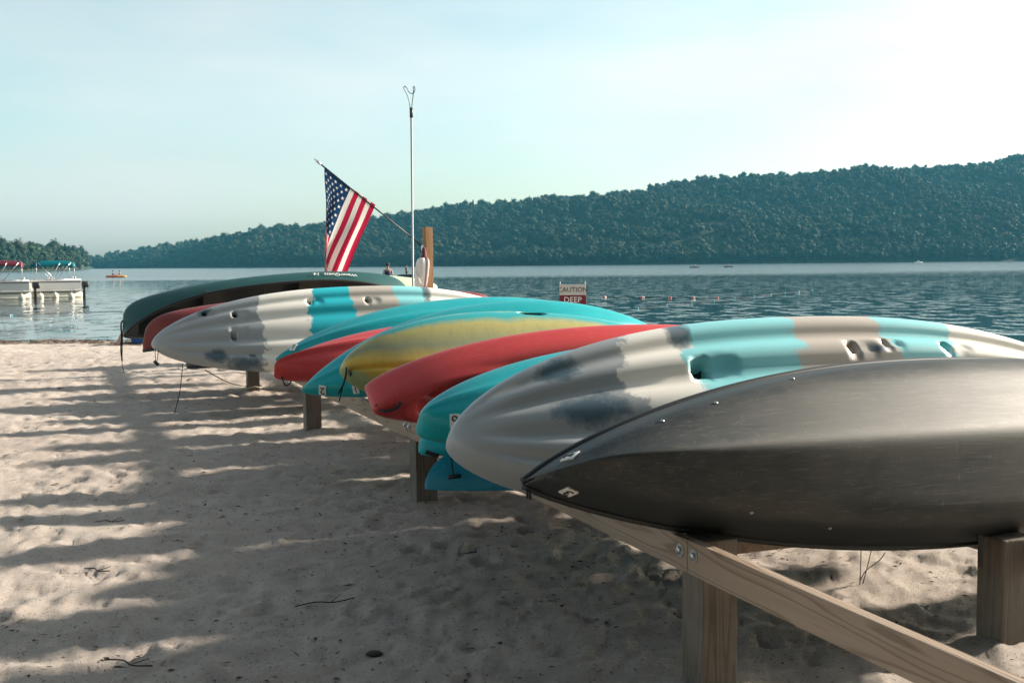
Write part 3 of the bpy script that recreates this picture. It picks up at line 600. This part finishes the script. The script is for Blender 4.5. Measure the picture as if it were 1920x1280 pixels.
c_ = cord(kI, [(292, 652), (291, 664), (293, 680)], -.03, .003, 'handle_cord', ROPE); cord(kI, [(297, 655), (296, 666), (294, 680)], -.03, .003, 'handle_cord', ROPE)
d_ = kI.T[1] - .03; MB().tube([local(kI, at_depth(289, 677, d_)), local(kI, at_depth(297, 684, d_))], .016, 8).build('toggle_handle', BLACK, kI.root, True)
cord(kI, [(343, 681), (341, 700), (337, 735), (331, 760), (327, 775)], -.05, .004, 'hanging_line', ROPE)
cord(kA, [(988, 916), (989, 925), (989, 934)], -.03, .004, 'painter_rope', ROPE); cord(kA, [(993, 920), (994, 928), (994, 936)], -.03, .004, 'painter_rope', ROPE)
pos = at_depth(1838, 1022, 4.35); MB().box((-.009, -.002, -.085), (.009, .002, .04)).build('strap', BLACK, kA.root).matrix_local = kA.root.matrix_world.inverted() @ Matrix.Translation(pos)
a, b = at_depth(385, 694, 11.6), P1 + 3 * SP * U - .075 * V + np.array([0, 0, .075])
tl = MB().tube(spline([a, a * .5 + b * .5 - (0, 0, .03), b], 16), .006, 6).build('tie_line', CORD, None, True); tag(tl, 'thin pale line from the far kayak tied low round a rack post', 'rope')
q = b + .075 * V; ring = [q + .104 * (math.cos(t_) * V + math.sin(t_) * U) + np.array([0, 0, .01 * math.sin(3 * t_)]) for t_ in np.linspace(0, 6.283, 24, endpoint=False)]
tl2 = MB().tube(ring, .007, 6, True).build('knot', CORD, tl, True)
# added unseen kayaks, flat under the tilted ones, blocking sun from the sand
for (s_, o_, w_, mt_, lab) in ((.42, -.10, .58, DARKP, 'added unseen black kayak blocking sun under the worn black canoe'), (1.10, -.05, .70, DARKP, 'added unseen black kayak blocking sun under the near grey and white kayak'), (2.42, .0, .66, DARKP, 'added unseen black kayak blocking sun behind the teal kayak with the rounded bow'),
                           (3.20, -.05, .78, DARKP, 'added unseen black kayak blocking sun between the red cockpit kayak and the yellow kayak'), (4.0, -.05, .70, DARKP, 'added unseen black kayak blocking sun under the yellow and green kayak'), (4.86, -.1, .84, DARKP, 'added unseen black kayak blocking sun behind the blue-teal kayak marked 2'), (5.62, -.1, .70, DARKP, 'added unseen black kayak blocking sun before the angular red kayak'), (8.5, .4, .76, DARKP, 'added unseen black kayak blocking sun behind the grey and turquoise kayak'), (9.2, .4, .60, DARKP, 'added unseen black kayak blocking sun before the brick red canoe'), (10.6, .5, .76, DARKP, 'added unseen black kayak blocking sun between the red and the green canoe')):
    boat('kayak', lab, 'kayak', (s_, o_, .63, 0, 0, 90), hull_grid(L=2.9, B=w_, rock=.02, p2=.42, qh=.4, **dict(KAY, Hb=.10, Hd=.075)), [mt_, HOLE], LYING)
# ------------------------------------------------------------------ flag post, flag, rescue pole, rescue tube
DF = 17.0
pb = at_depth(803, 540, DF); top = at_depth(802, 426, DF)
fp = empty('flag_post', (pb[0], DF, 0), R(30)); tag(fp, 'square brown wooden post holding the flag bracket behind the boats', 'post')
MB().box((-.058, -.058, -.3), (.058, .058, top[2]), .006).build('post_timber', WOOD_W, fp)
br = at_depth(791, 463, DF); brl = np.array(br) - (pb[0], DF, 0)
c30, s30 = math.cos(R(-30)), math.sin(R(-30)); brl = np.array([brl[0] * c30 - brl[1] * s30, brl[0] * s30 + brl[1] * c30, brl[2]])
MB().box((brl[0] - .02, -.03, brl[2] - .05), (-.05, .03, brl[2] + .03), .006).build('bracket', ALU, fp)
tip = at_depth(600, 307, DF - .12); foot = at_depth(795, 464, DF - .02)
fl = empty('flag', foot); tag(fl, 'striped flag with white stars hanging from a slanted black pole', 'flag')
MB().tube([foot - foot, tip - foot], .011, 8).build('flag_pole', BLACK, fl, True)
dirp = (tip - foot) / np.linalg.norm(tip - foot)
MB().tube([tip - foot - dirp * .02, tip - foot + dirp * .02, tip - foot + dirp * .05, tip - foot + dirp * .11], [.012, .02, .02, .003], 8).build('finial', ALU, fl, True)
nu, nv = 190, 330
h0, h1 = at_depth(608, 314, DF - .12), at_depth(704, 384, DF - .07); u_ = np.linspace(0, 1, nu + 1); v_ = np.linspace(0, 1, nv + 1); UU, VV = np.meshgrid(u_, v_, indexing='ij')
FLY = 1.95; hx_, hz_ = (h1 - h0)[0], (h1 - h0)[2]
drop = VV * FLY
g_ = hx_ * UU - .43 * np.minimum(drop, 1.25) * smooth01(0, .5, UU); wS = .045
px_ = h0[0] + wS * np.log1p(np.exp(np.clip(g_ / wS, -30, 30))) - wS * math.log(2) * (1 - UU) + .012 * np.sin(UU * 9 + drop * 4) * smooth01(.1, .5, drop)
fold = smooth01(.05, 1.0, drop) * (.075 * np.sin(UU * 2 * math.pi * 2.6 + .5 + .8 * VV) + .02 * np.sin(UU * 31 + 2 * VV))
py_ = h0[1] + .05 * UU + fold
pz_ = h0[2] + hz_ * UU - drop * (.99 - .05 * np.sin(UU * math.pi))
fv = np.stack([px_, py_, pz_], -1) - foot; ii = np.arange(fv.shape[0] * fv.shape[1]).reshape(fv.shape[:2])
ff = np.stack([ii[:-1, :-1], ii[1:, :-1], ii[1:, 1:], ii[:-1, 1:]], -1).reshape(-1, 4)
uc = ((UU[:-1, :-1] + UU[1:, 1:]) / 2); vc = ((VV[:-1, :-1] + VV[1:, 1:]) / 2)
mi = (np.floor(uc * 13).astype(int) % 2 == 1).astype(int)            # 0 red, 1 white
can = (uc < 7 / 13) & (vc < .40); mi[can] = 2
pu, pv = uc / (7 / 13) * 10, vc / .40 * 12
def star(cu, cv):
    a = (pu - cu) * (.9 * 7 / 13 / 10); b = (pv - cv) * (FLY * .4 / 12); r = np.hypot(a, b); th = np.arctan2(b, -a)
    k = np.cos((2 * np.arcsin(np.clip(np.cos(5 * th), -1, 1) * .999) + 3 * math.pi) / 10); Rm_ = .027 * np.cos((2 * math.asin(.999) + 3 * math.pi) / 10) / k
    return r < np.abs(Rm_)
st_ = np.zeros_like(can)
for a in range(1, 10):
    for b in range(1, 12):
        if (a + b) % 2 == 0: st_ |= star(a, b)
mi[can & st_] = 1
def cloth(name, col):
    m, N, L, p = new_mat(name, .8, .15); p.inputs['Base Color'].default_value = c4(col)
    bump(N, L, p, noise(N, L, 60, 3), .15, .004)
    t = N.new('ShaderNodeBsdfTranslucent'); t.inputs[0].default_value = c4(col); mxs = N.new('ShaderNodeMixShader'); mxs.inputs[0].default_value = .35
    L.new(p.outputs[0], mxs.inputs[1]); L.new(t.outputs[0], mxs.inputs[2]); L.new(mxs.outputs[0], N['Material Output'].inputs[0]); return m
mesh_obj('flag_cloth', fv.reshape(-1, 3), ff, [cloth('flag_red', (.50, .02, .065)), cloth('flag_white', (.80, .76, .72)), cloth('flag_blue', (.012, .05, .13))], fl, True, mi.ravel())
pl0 = at_depth(774, 540, DF - .35); pl1 = at_depth(771, 205, DF - .35)
rp = empty('rescue_pole', (pl0[0], pl0[1], 0)); tag(rp, 'tall thin metal pole topped with an open wire rescue hook', 'pole')
dp = pl1 - np.array([pl0[0], pl0[1], 0]); MB().tube([(0, 0, -.3), (0, 0, .5), dp], .015, 10).build('shaft', simple('dull_aluminium', (.33, .35, .37), .6, metal=.4), rp, True)
MB().tube([dp - (0, 0, .12), dp + (0, 0, .02)], .024, 10).build('collar', BLACK, rp, True)
hk = [(770, 212), (768, 195), (764, 180), (759, 170), (757, 165), (759, 162), (763, 166), (767, 173), (772, 176), (776, 174), (778, 168), (777, 163), (775, 164), (775, 175), (773, 192), (771, 212)]
MB().tube(spline([at_depth(x, y, DF - .35 + .02 * math.sin(k)) - np.array([pl0[0], pl0[1], 0]) for k, (x, y) in enumerate(hk)], 90), .006, 6).build('wire_hook', BLACK, rp, True)
rt0, rt1 = at_depth(792, 484, DF - .14), at_depth(786, 545, DF - .14)
rt = empty('rescue_tube', rt1); tag(rt, 'white foam rescue tube hung on the brown wooden post', 'rescue tube')
t0 = rt0 - rt1; pts = [t0 * f for f in (1.03, 1, .94, .8, .5, .2, .02, -.03)]
MB().tube(pts, [.012, .045, .075, .088, .09, .085, .06, .02], 14).build('foam_body', simple('white_foam', (.75, .73, .70), .55, var=.06), rt, True)
MB().tube([p_ + (.075, -.02, 0) for p_ in pts[1:7]], [.01, .03, .042, .042, .035, .01], 10).build('foam_fold', simple('mauve_foam', (.45, .33, .33), .6), rt, True)
MB().tube(spline([t0 * 1.0, t0 * 1.12 + (.02, 0, 0), at_depth(795, 466, DF - .1) - rt1, at_depth(797, 480, DF - .1) - rt1, t0 * .95 + (.05, 0, 0)], 20), [.03] * 21, 8).build('strap', simple('maroon_webbing', (.12, .02, .03), .8), rt, True)
MB().tube(spline([t0 * 1.05, at_depth(780, 500, DF - .2) - rt1, at_depth(777, 507, DF - .2) - rt1, at_depth(784, 520, DF - .24) - rt1, at_depth(789, 532, DF - .26) - rt1], 28), .008, 6).build('tow_line', simple('white_line', (.7, .68, .64), .8), rt, True)
# ------------------------------------------------------------------ caution sign
DS = 21.5; s0, s1 = at_depth(1049, 536, DS), at_depth(1099, 536, DS); sb = at_depth(1074, 590, DS); wd = s1[0] - s0[0]
sg = empty('caution_sign', (sb[0], DS, 0), R(-6)); tag(sg, 'white and maroon caution sign on two thin stakes at the water edge', 'sign')
zt, zm, zb = at_depth(1074, 533, DS)[2], at_depth(1074, 553, DS)[2], at_depth(1074, 592, DS)[2]
MB().box((-wd / 2, -.006, zm), (wd / 2, .006, zt), .002).build('upper_panel', simple('faded_white_panel', (.50, .50, .48), .5, var=.15, scale=20), sg)
MB().box((-wd / 2, -.006, zb), (wd / 2, .006, zm - .002), .002).build('lower_panel', simple('maroon_panel', (.14, .008, .022), .5), sg)
for sx_ in (-1, 1): MB().tube([(sx_ * wd * .47, .018, -.3), (sx_ * wd * .47, .018, zt + .05)], .010, 6).build('stake', ALU, sg, True)
TX = lambda z: Matrix.Translation((0, -.0085, z)) @ Matrix.Rotation(R(90), 4, 'X')
text_mesh('lettering', 'CAUTION', wd * .25, INK, sg, TX((zt + zm) / 2 - .005))
text_mesh('lettering', 'DEEP', wd * .30, WHITE, sg, TX(zm - (zm - zb) * .24))
text_mesh('lettering', 'WATER', wd * .27, WHITE, sg, TX(zm - (zm - zb) * .70))
# ------------------------------------------------------------------ people
SKIN = simple('skin', (.42, .25, .18), .6, .3, .06); HAIR = simple('dark_hair', (.02, .015, .012), .7)
def person(label, loc, rz, joints, edges, clothes, scale=1.0, hair=True):
    """one continuous skinned body; clothing sits just over it"""
    root = empty('person', loc, rz); root.scale = (scale,) * 3; tag(root, label, 'person')
    def skin(name, J, E, mat, grow=0.0):
        ks_ = list(J); me = bpy.data.meshes.new(name); me.from_pydata([J[k][0] for k in ks_], [(ks_.index(a), ks_.index(b)) for a, b in E], [])
        o = bpy.data.objects.new(name, me); COL.objects.link(o); o.parent = root; me.materials.append(mat)
        o.modifiers.new('skin', 'SKIN').use_smooth_shade = True; su = o.modifiers.new('sub', 'SUBSURF'); su.levels = su.render_levels = 2
        for k, sv_ in zip(ks_, me.skin_vertices[0].data):
            r = J[k][1]; r = r if isinstance(r, tuple) else (r, r); sv_.radius = (r[0] + grow, r[1] + grow)
        me.skin_vertices[0].data[0].use_root = True; return o
    skin('body', joints, edges, SKIN)
    for nm, J, E, mat in clothes: skin(nm, J, E, mat)
    if hair:
        h = joints['head'][0]; MB().lathe([(.02, -.02), (.098, .0), (.108, .06), (.09, .12), (.04, .15)], 12, Matrix.Translation((h[0], h[1] + .012, h[2] - .01))).build('hair', HAIR, root, True)
    return root
ST = {'pelvis': ((0, 0, .93), (.155, .11)), 'waist': ((0, 0, 1.08), (.14, .10)), 'chest': ((0, 0, 1.30), (.17, .12)), 'neck': ((0, 0, 1.47), .055), 'jaw': ((0, -.015, 1.55), .07), 'head': ((0, 0, 1.64), (.085, .10)), 'crown': ((0, 0, 1.71), .06)}
SE = [('pelvis', 'waist'), ('waist', 'chest'), ('chest', 'neck'), ('neck', 'jaw'), ('jaw', 'head'), ('head', 'crown')]
for s_, k in ((-1, 'l'), (1, 'r')):
    ST.update({'hip' + k: ((s_ * .10, 0, .86), .10), 'knee' + k: ((s_ * .11, -.01, .48), .062), 'ankle' + k: ((s_ * .11, .02, .09), .042), 'toe' + k: ((s_ * .13, -.14, .04), .035),
               'sh' + k: ((s_ * .19, 0, 1.40), .062), 'elbow' + k: ((s_ * .25, .03, 1.12), .045), 'wrist' + k: ((s_ * .24, -.03, .87), .032), 'hand' + k: ((s_ * .23, -.05, .78), .035)})
    SE += [('pelvis', 'hip' + k), ('hip' + k, 'knee' + k), ('knee' + k, 'ankle' + k), ('ankle' + k, 'toe' + k), ('chest', 'sh' + k), ('sh' + k, 'elbow' + k), ('elbow' + k, 'wrist' + k), ('wrist' + k, 'hand' + k)]
NAVY = simple('navy_vest', (.015, .028, .085), .75); SHORTS = simple('red_shorts', (.42, .05, .06), .75); DKCL = simple('dark_clothing', (.012, .016, .022), .8)
def vest(mat): return ('life_vest', {'a': ((0, 0, 1.03), (.165, .135)), 'b': ((0, 0, 1.22), (.195, .15)), 'c': ((0, 0, 1.40), (.175, .125))}, [('a', 'b'), ('b', 'c')], mat)
def shorts(mat): return ('shorts', {'p': ((0, 0, .93), (.175, .13)), 'l': ((-.105, 0, .72), .105), 'r': ((.105, 0, .72), .105), 'l2': ((-.11, 0, .60), .098), 'r2': ((.11, 0, .60), .098)}, [('p', 'l'), ('l', 'l2'), ('p', 'r'), ('r', 'r2')], mat)
d = 62.0; q = at_depth(727, 494, d); person('person in navy life vest and red shorts standing in the lake', (q[0], d, q[2] - 1.74), R(200), ST, SE, [vest(NAVY), shorts(SHORTS)])
d = 150.0; q = at_depth(762, 497, d)
person('person in dark clothes standing on the small fishing skiff', (q[0], d, q[2] - 1.70), R(120), ST, SE, [vest(DKCL), shorts(DKCL)])
sk = empty('skiff', (q[0] + .5, d, WZ)); tag(sk, 'small dark fishing skiff with an outboard far out by the pole', 'boat')
SKG, _, _, _ = hull_grid(L=3.4, B=1.3, Hb=.30, Hd=.25, p1=2.4, p2=.5, rock=.0, nb=2.6, nd_=3, qh=.3, nx=40, ns=28)
ii = np.arange(SKG.shape[0] * SKG.shape[1]).reshape(SKG.shape[:2]); jj = np.roll(ii, -1, 1)
def skiff_hull(parent, mat, sc_=1.0, name='hull'):
    o = mesh_obj(name, (SKG * (1, 1, -1) * sc_).reshape(-1, 3) - np.array([1.7 * sc_, 0, -.1]), np.stack([ii[:-1], ii[1:], jj[1:], jj[:-1]], -1).reshape(-1, 4), mat, parent, True); return o
skiff_hull(sk, DKCL); MB().box((1.0, -.15, .2), (1.4, .15, .85), .05).box((1.15, -.05, -.3), (1.3, .05, .3)).build('outboard_motor', BLACK, sk)
SIT = dict(ST); 
for s_, k in ((-1, 'l'), (1, 'r')):
    SIT.update({'knee' + k: ((s_ * .14, -.42, .98), .065), 'ankle' + k: ((s_ * .13, -.80, .86), .045), 'toe' + k: ((s_ * .13, -.84, .98), .035), 'elbow' + k: ((s_ * .30, -.20, 1.15), .045), 'wrist' + k: ((s_ * .24, -.42, 1.18), .034), 'hand' + k: ((s_ * .22, -.48, 1.20), .035)})
d = 168.0; q = at_z(218, 520, WZ)
ORG = simple('orange_kayak', (.75, .16, .03), .4); YEL = simple('yellow_kayak', (.75, .42, .05), .4)
tk = empty('tandem_kayak', (q[0], q[1], WZ), R(12)); tag(tk, 'orange and yellow tandem kayak far out on the left water', 'kayak')
skiff_hull(tk, ORG, .72).location = (-.35, 0, .05); skiff_hull(tk, YEL, .55, 'rear_hull').location = (.6, 0, .06)
for dx, lab in ((-.45, 'front paddler in dark vest in the far tandem kayak'), (.5, 'rear paddler in dark vest in the far tandem kayak')):
    person(lab, (q[0] + dx, q[1] + dx * .2, WZ + .12 - .80), R(100), SIT, SE, [vest(NAVY)])
for (x, y, lab) in ((1303, 502, 'lone paddler far out, left of the two specks near the hill shore'), (1366, 501, 'lone paddler in a dark kayak right of the first far paddler')):
    q = at_z(x, y, WZ); kk = empty('kayak', (q[0], q[1], WZ), R(8)); tag(kk, 'dark low kayak under the ' + lab[:12] + (' on the left' if x < 1330 else ' on the right') + ' near the far shore', 'kayak')
    skiff_hull(kk, DKCL, .9); person(lab, (q[0], q[1], WZ + .1 - .80), R(80), SIT, SE, [vest(DKCL)])
q = at_z(1722, 492.5, WZ); mbt = empty('motor_boat', (q[0], q[1], WZ), R(5)); tag(mbt, 'tiny white motor boat near the far right shore', 'boat'); skiff_hull(mbt, WHITE, 1.5); MB().box((-.5, -.5, .4), (.5, .5, 1.2), .1).build('cabin', WHITE, mbt)
# bather bending in the shallows under the green canoe's bow
d = 23.6; q = at_depth(262, 640, d)
BD = {'pelvis': ((.0, 0, .10), (.15, .13)), 'waist': ((-.02, -.02, .24), (.14, .11)), 'chest': ((-.06, -.06, .42), (.16, .12)), 'neck': ((-.10, -.1, .56), .055), 'head': ((-.13, -.13, .66), (.085, .10)), 'crown': ((-.15, -.14, .73), .06),
      'shl': ((-.2, -.06, .46), .06), 'elbowl': ((-.34, -.1, .28), .045), 'wristl': ((-.40, -.2, .12), .034), 'handl': ((-.43, -.24, .06), .036), 'shr': ((.12, -.06, .46), .06), 'elbowr': ((.22, -.1, .28), .045), 'wristr': ((.2, -.22, .12), .034)}
BE = [('pelvis', 'waist'), ('waist', 'chest'), ('chest', 'neck'), ('neck', 'head'), ('head', 'crown'), ('chest', 'shl'), ('shl', 'elbowl'), ('elbowl', 'wristl'), ('wristl', 'handl'), ('chest', 'shr'), ('shr', 'elbowr'), ('elbowr', 'wristr')]
person('bather in a blue shirt crouching in the shallows under the green canoe bow', (q[0], d, WZ - .05), R(10), BD, BE, [('shirt', {'a': ((0, 0, .06), (.19, .16)), 'b': ((-.02, -.02, .24), (.185, .15)), 'c': ((-.06, -.06, .44), (.19, .15))}, [('a', 'b'), ('b', 'c')], simple('blue_shirt', (.01, .09, .30), .8))])
# ------------------------------------------------------------------ pontoon boats
PW = simple('boat_panel', (.62, .60, .57), .4, var=.06); PT = simple('pontoon_tube', (.62, .58, .48), .4, var=.1); PD = simple('dark_trim', (.03, .035, .04), .5)
def pontoon(label, loc, rz, canopy, strap):
    r = empty('pontoon_boat', loc, rz); r.scale = (.62, .85, .83); tag(r, label, 'boat', 'pontoon boats moored on the left')
    for y in (-.85, .85):
        t = MB().tube([(-2.4, y, .12), (-2.3, y, .12), (1.9, y, .12), (2.5, y, .2), (2.75, y, .32)], [.20, .27, .27, .2, .03], 14).build('pontoon', PT, r, True)
    MB().box((-2.4, -1.2, .40), (2.4, 1.2, .50), .02).build('deck', PW, r)
    for (a, b) in (((-2.3, -1.18, .52), (1.2, -1.13, 1.12)), ((-2.3, 1.13, .52), (2.2, 1.18, 1.12)), ((2.15, -1.12, .52), (2.2, 1.12, 1.12)), ((-2.3, -1.12, .52), (-2.25, -.2, 1.12))):
        f_ = MB().box(a, b, .02).build('fence_panel', PW, r)
        a, b = np.array(a), np.array(b); MB().box((a[0] + .04, a[1] - .012, 1.0), (b[0] - .04, b[1] + .012, 1.05)).build('trim', PD, f_)
        MB().tube([(a[0], (a[1] + b[1]) / 2 if b[0] - a[0] > .2 else a[1], 1.16), (b[0], (a[1] + b[1]) / 2 if b[0] - a[0] > .2 else b[1], 1.16)], .018, 6).build('rail', ALU, r, True)
    MB().box((.2, -1.185, .6), (1.0, -1.19, 1.0)).build('gate', PD, r)
    for y in (-.75, .4): MB().box((-1.9, y, .5), (-1.2, y + .5, .95), .06).box((-1.95, y, .9), (-1.8, y + .5, 1.35), .05).build('seat', WHITE, r)
    MB().box((.0, .2, .5), (.5, .9, 1.25), .06).build('console', PW, r)
    # bimini
    xs_ = np.linspace(-1.9, 1.5, 12); ys_ = np.linspace(-1.2, 1.2, 9); vv = [(x, y, 2.28 + .10 * (1 - (y / 1.2) ** 2) + .05 * math.cos((x + .2) * 1.1) - (.22 if abs(y) > 1.15 else 0) - (.12 if k in (0, 11) else 0)) for k, x in enumerate(xs_) for y in ys_]
    fcs = [(i * 9 + j, (i + 1) * 9 + j, (i + 1) * 9 + j + 1, i * 9 + j + 1) for i in range(11) for j in range(8)]
    c = mesh_obj('canopy', vv, fcs, canopy, r, True); c.modifiers.new('t', 'SOLIDIFY').thickness = .02
    for y in (-1.15, 1.15):
        for (x0, x1) in ((-1.75, -1.75), (1.35, 1.35), (-.2, -1.5), (-.2, 1.2), (.3, -.6)): MB().tube([(x0, y, 1.12), (x1, y, 2.28)], .022, 6).build('bow', ALU, r, True)
    MB().box((-3.15, -.2, .62), (-2.5, .2, 1.02), .12).build('motor_cowl', BLACK, r, True); MB().box((-2.85, -.06, -.15), (-2.62, .06, .78), .03).box((-3.0, -.03, -.1), (-2.5, .03, -.04)).build('motor_leg', BLACK, r)
    for y in (-.5, -.9): MB().tube([(-2.42, y, .9), (-2.5, y, .5), (-2.5, y, -.2)], .018, 6).build('ladder_rail', ALU, r, True)
    return r
q = at_z(98, 557, WZ); pontoon('pontoon boat with a teal canopy and black outboard', (q[0] - .1, q[1] + .2, WZ), R(208), cloth('teal_canvas', (.0, .16, .20)), None)
q = at_z(12, 560, WZ); pontoon('pontoon boat with a maroon canopy cut off by the left edge', (q[0] - .3, q[1], WZ), R(203), cloth('maroon_canvas', (.17, .03, .055)), None)
for k, (x, y) in enumerate(((41, 561), (76, 559), (104, 558), (134, 559))):
    q = at_z(x, y, WZ); o = empty('mooring_buoy', (q[0], q[1], WZ)); tag(o, 'cream mooring ball, %s from the left beside the pontoon boats' % ('first', 'second', 'third', 'fourth')[k], 'buoy', 'mooring balls by the pontoon boats')
    MB().lathe([(.02, -.12), (.13, -.06), (.175, .06), (.165, .16), (.10, .25), (.02, .28)], 14).build('ball', PT, o, True); MB().tube([(0, 0, .27), (0, 0, .33)], .02, 6).build('eye', STEEL, o, True)
# ------------------------------------------------------------------ swim-line floats
def floatb(x, y, cols, lab, rr=.14):
    q = at_z(x, y, WZ); o = empty('buoy', (q[0], q[1], WZ), random.uniform(0, 3)); tag(o, lab, 'buoy', 'floats of the swim lines')
    k = .46 * rr * q[1] / 60
    for i, c in enumerate(cols):
        x0 = (i - len(cols) / 2) * k * 1.7
        MB().tube([(x0, 0, k * .35), (x0 + k * .3, 0, k * .35), (x0 + k * 1.3, 0, k * .35), (x0 + k * 1.65, 0, k * .35)], [k * .5, k, k, k * .5], 10).build('float_half', c, o, True)
    return q
FR, FB, FW = simple('red_float', (.55, .10, .10), .5), simple('blue_float', (.05, .42, .50), .5), simple('white_float', (.75, .74, .7), .5)
ordn = ['first', 'second', 'third', 'fourth', 'fifth', 'sixth', 'seventh', 'eighth', 'ninth', 'tenth', 'eleventh']
l1 = []; l2 = []
for k, (x, y) in enumerate([(1134, 558), (1205, 558.5), (1256, 558.5), (1300, 559), (1345, 559)]): l1.append(floatb(x, y, [FR, FW], f'red and white float, {ordn[k]} from the caution sign', .13))
for k, (x, y) in enumerate([(1196, 579), (1250, 573), (1297, 568), (1339, 564), (1377, 560), (1414, 556), (1446, 552.5), (1472, 550), (1498, 547.5), (1523, 545)]): l2.append(floatb(x, y, [FB], f'blue float, {ordn[k]} from the left in the slanting swim line', .10))
l3 = [floatb(21, 592, [FW, FB], 'white and blue float off the beach at the far left', .11), floatb(136, 586, [FW, FB], 'white and blue float right of the moored pontoon boats', .11)]
for pts, lab in ((l1, 'swim line joining the red and white floats'), (l2, 'swim line joining the blue floats'), ([l3[0] - (4, 0, 0), l3[0], l3[1], l3[1] + (1.6, .6, 0)], 'swim line joining the two floats at the left')):
    o = MB().tube([p_ + (0, 0, .015) for p_ in pts], .007, 5).build('swim_line', ROPE); tag(o, lab, 'rope')
# ------------------------------------------------------------------ litter on the sand
def ground(x, y): return float(sand_z(np.array([x]), np.array([y]))[0]) - max(0, y - (float(shore_y(x)) - 4)) * .03
LEAF = simple('dead_leaf', (.055, .035, .022), .9, .1, .5, 40); mbv = MB(); r = np.random.default_rng(9)
for k in range(8000):
    y = 2.6 + 20 * r.random() ** 1.7; x = r.uniform(-1, 1) * (1.2 + .5 * y)
    if fbm(np.array([x]), np.array([y]), .9, 61, 3)[0] + r.uniform(-.25, .25) < 0: continue
    z = ground(x, y) + .006
    a = r.uniform(0, 6.28); l = r.uniform(.004, .015) * (1 + y * .07); w = l * r.uniform(.15, .6); t = r.uniform(-.5, .5)
    if r.random() < .10: l *= 2.6; w *= .35
    c, s = math.cos(a), math.sin(a)
    mbv.add([(x - l * c, y - l * s, z), (x + w * s, y - w * c, z + l * .4 * t + .003), (x + l * c, y + l * s, z + l * t * .5), (x - w * s, y + w * c, z + .002)], [(0, 1, 2, 3)])
tag(mbv.build('leaf_litter', LEAF), 'scattered dead leaf crumbs and bark bits over the sand', 'litter', kind='stuff')
mbv = MB()
for k in range(5200):                                    # wrack along the waterline
    x = r.uniform(-16, 14); y = float(shore_y(x)) - .35 + r.normal(0, .22); z = ground(x, y) + .05 * math.exp(-((y - float(shore_y(x)) + .25) / .28) ** 2) + .01
    a = r.uniform(0, 6.28); l = r.uniform(.02, .07); c, s = math.cos(a), math.sin(a); w = l * .25
    mbv.add([(x - l * c, y - l * s, z), (x + w * s, y - w * c, z + .015), (x + l * c, y + l * s, z + r.uniform(0, .035)), (x - w * s, y + w * c, z + .01)], [(0, 1, 2, 3)])
tag(mbv.build('wrack_line', simple('wrack', (.10, .065, .042), .9, .1, .4, 10)), 'brown band of washed-up debris along the waterline', 'debris', kind='stuff')
TW = simple('twig_bark', (.04, .032, .028), .85, .1, .3, 30)
for (x, y, l, a, lab) in ((610, 1140, .13, 15, 'thin twig on the shaded sand left of the near post'), (238, 1248, .12, -30, 'dark twig clump on the sand at the lower left'), (180, 1078, .09, -35, 'short dark twig on the sunny sand at left'), (205, 985, .09, -10, 'bent twig on the sand in the left foreground'), (125, 852, .10, -25, 'small stick on the lit sand patch at left')):
    q = at_z(x, y, 0); z = ground(q[0], q[1]); t = empty('twig', (q[0], q[1], z + .008), R(a)); tag(t, lab, 'twig', 'twigs on the sand')
    MB().tube(spline([(-l, 0, 0), (-l * .3, .012, .008), (l * .3, -.006, .006), (l, .015, .012)], 12), .0028, 6).build('stem', TW, t, True); MB().tube([(l * .2, 0, .006), (l * .55, .05, .02)], .0018, 5).build('side_shoot', TW, t, True)
q = at_z(702, 1228, 0); MB2 = MB().lathe([(.004, 0), (.022, .003), (.028, .012), (.018, .022), (.004, .026)], 9, Matrix.Translation((q[0], q[1], ground(q[0], q[1]))) @ Matrix.Diagonal((1.3, .8, .8, 1))).build('stone', simple('dark_stone', (.06, .05, .045), .9, .2, .3, 60), None, True); tag(MB2, 'small dark stone on the shaded sand in the foreground', 'stone')
# bare weed under the near canoe
q = at_z(1612, 1100, 0); wd_ = empty('weed', (q[0], q[1], ground(q[0], q[1]))); tag(wd_, 'thin leafless weed standing on the sand under the black canoe', 'plant')
for pts in ([(0, 0, 0), (.003, 0, .1), (.005, 0, .22)], [(0, 0, .02), (.03, 0, .07), (.09, .01, .11), (.12, .01, .15)], [(.02, .02, 0), (.04, .02, .08), (.06, .02, .17)]): MB().tube(spline(pts, 10), .0022, 5).build('stem', TW, wd_, True)
# ------------------------------------------------------------------ haze over the lake
m = bpy.data.materials.new('haze'); m.use_nodes = True; N, L = m.node_tree.nodes, m.node_tree.links; N.clear()
vo = N.new('ShaderNodeVolumePrincipled'); vo.inputs['Color'].default_value = (.16, .66, .95, 1); vo.inputs['Density'].default_value = 0.00012; vo.inputs['Anisotropy'].default_value = 0
L.new(vo.outputs[0], N.new('ShaderNodeOutputMaterial').inputs['Volume'])
hz = MB().box((-1900, -70, -4), (1900, 1750, 215)).build('haze', m); tag(hz, 'thin pale haze over the lake and far hill', 'haze', kind='stuff')
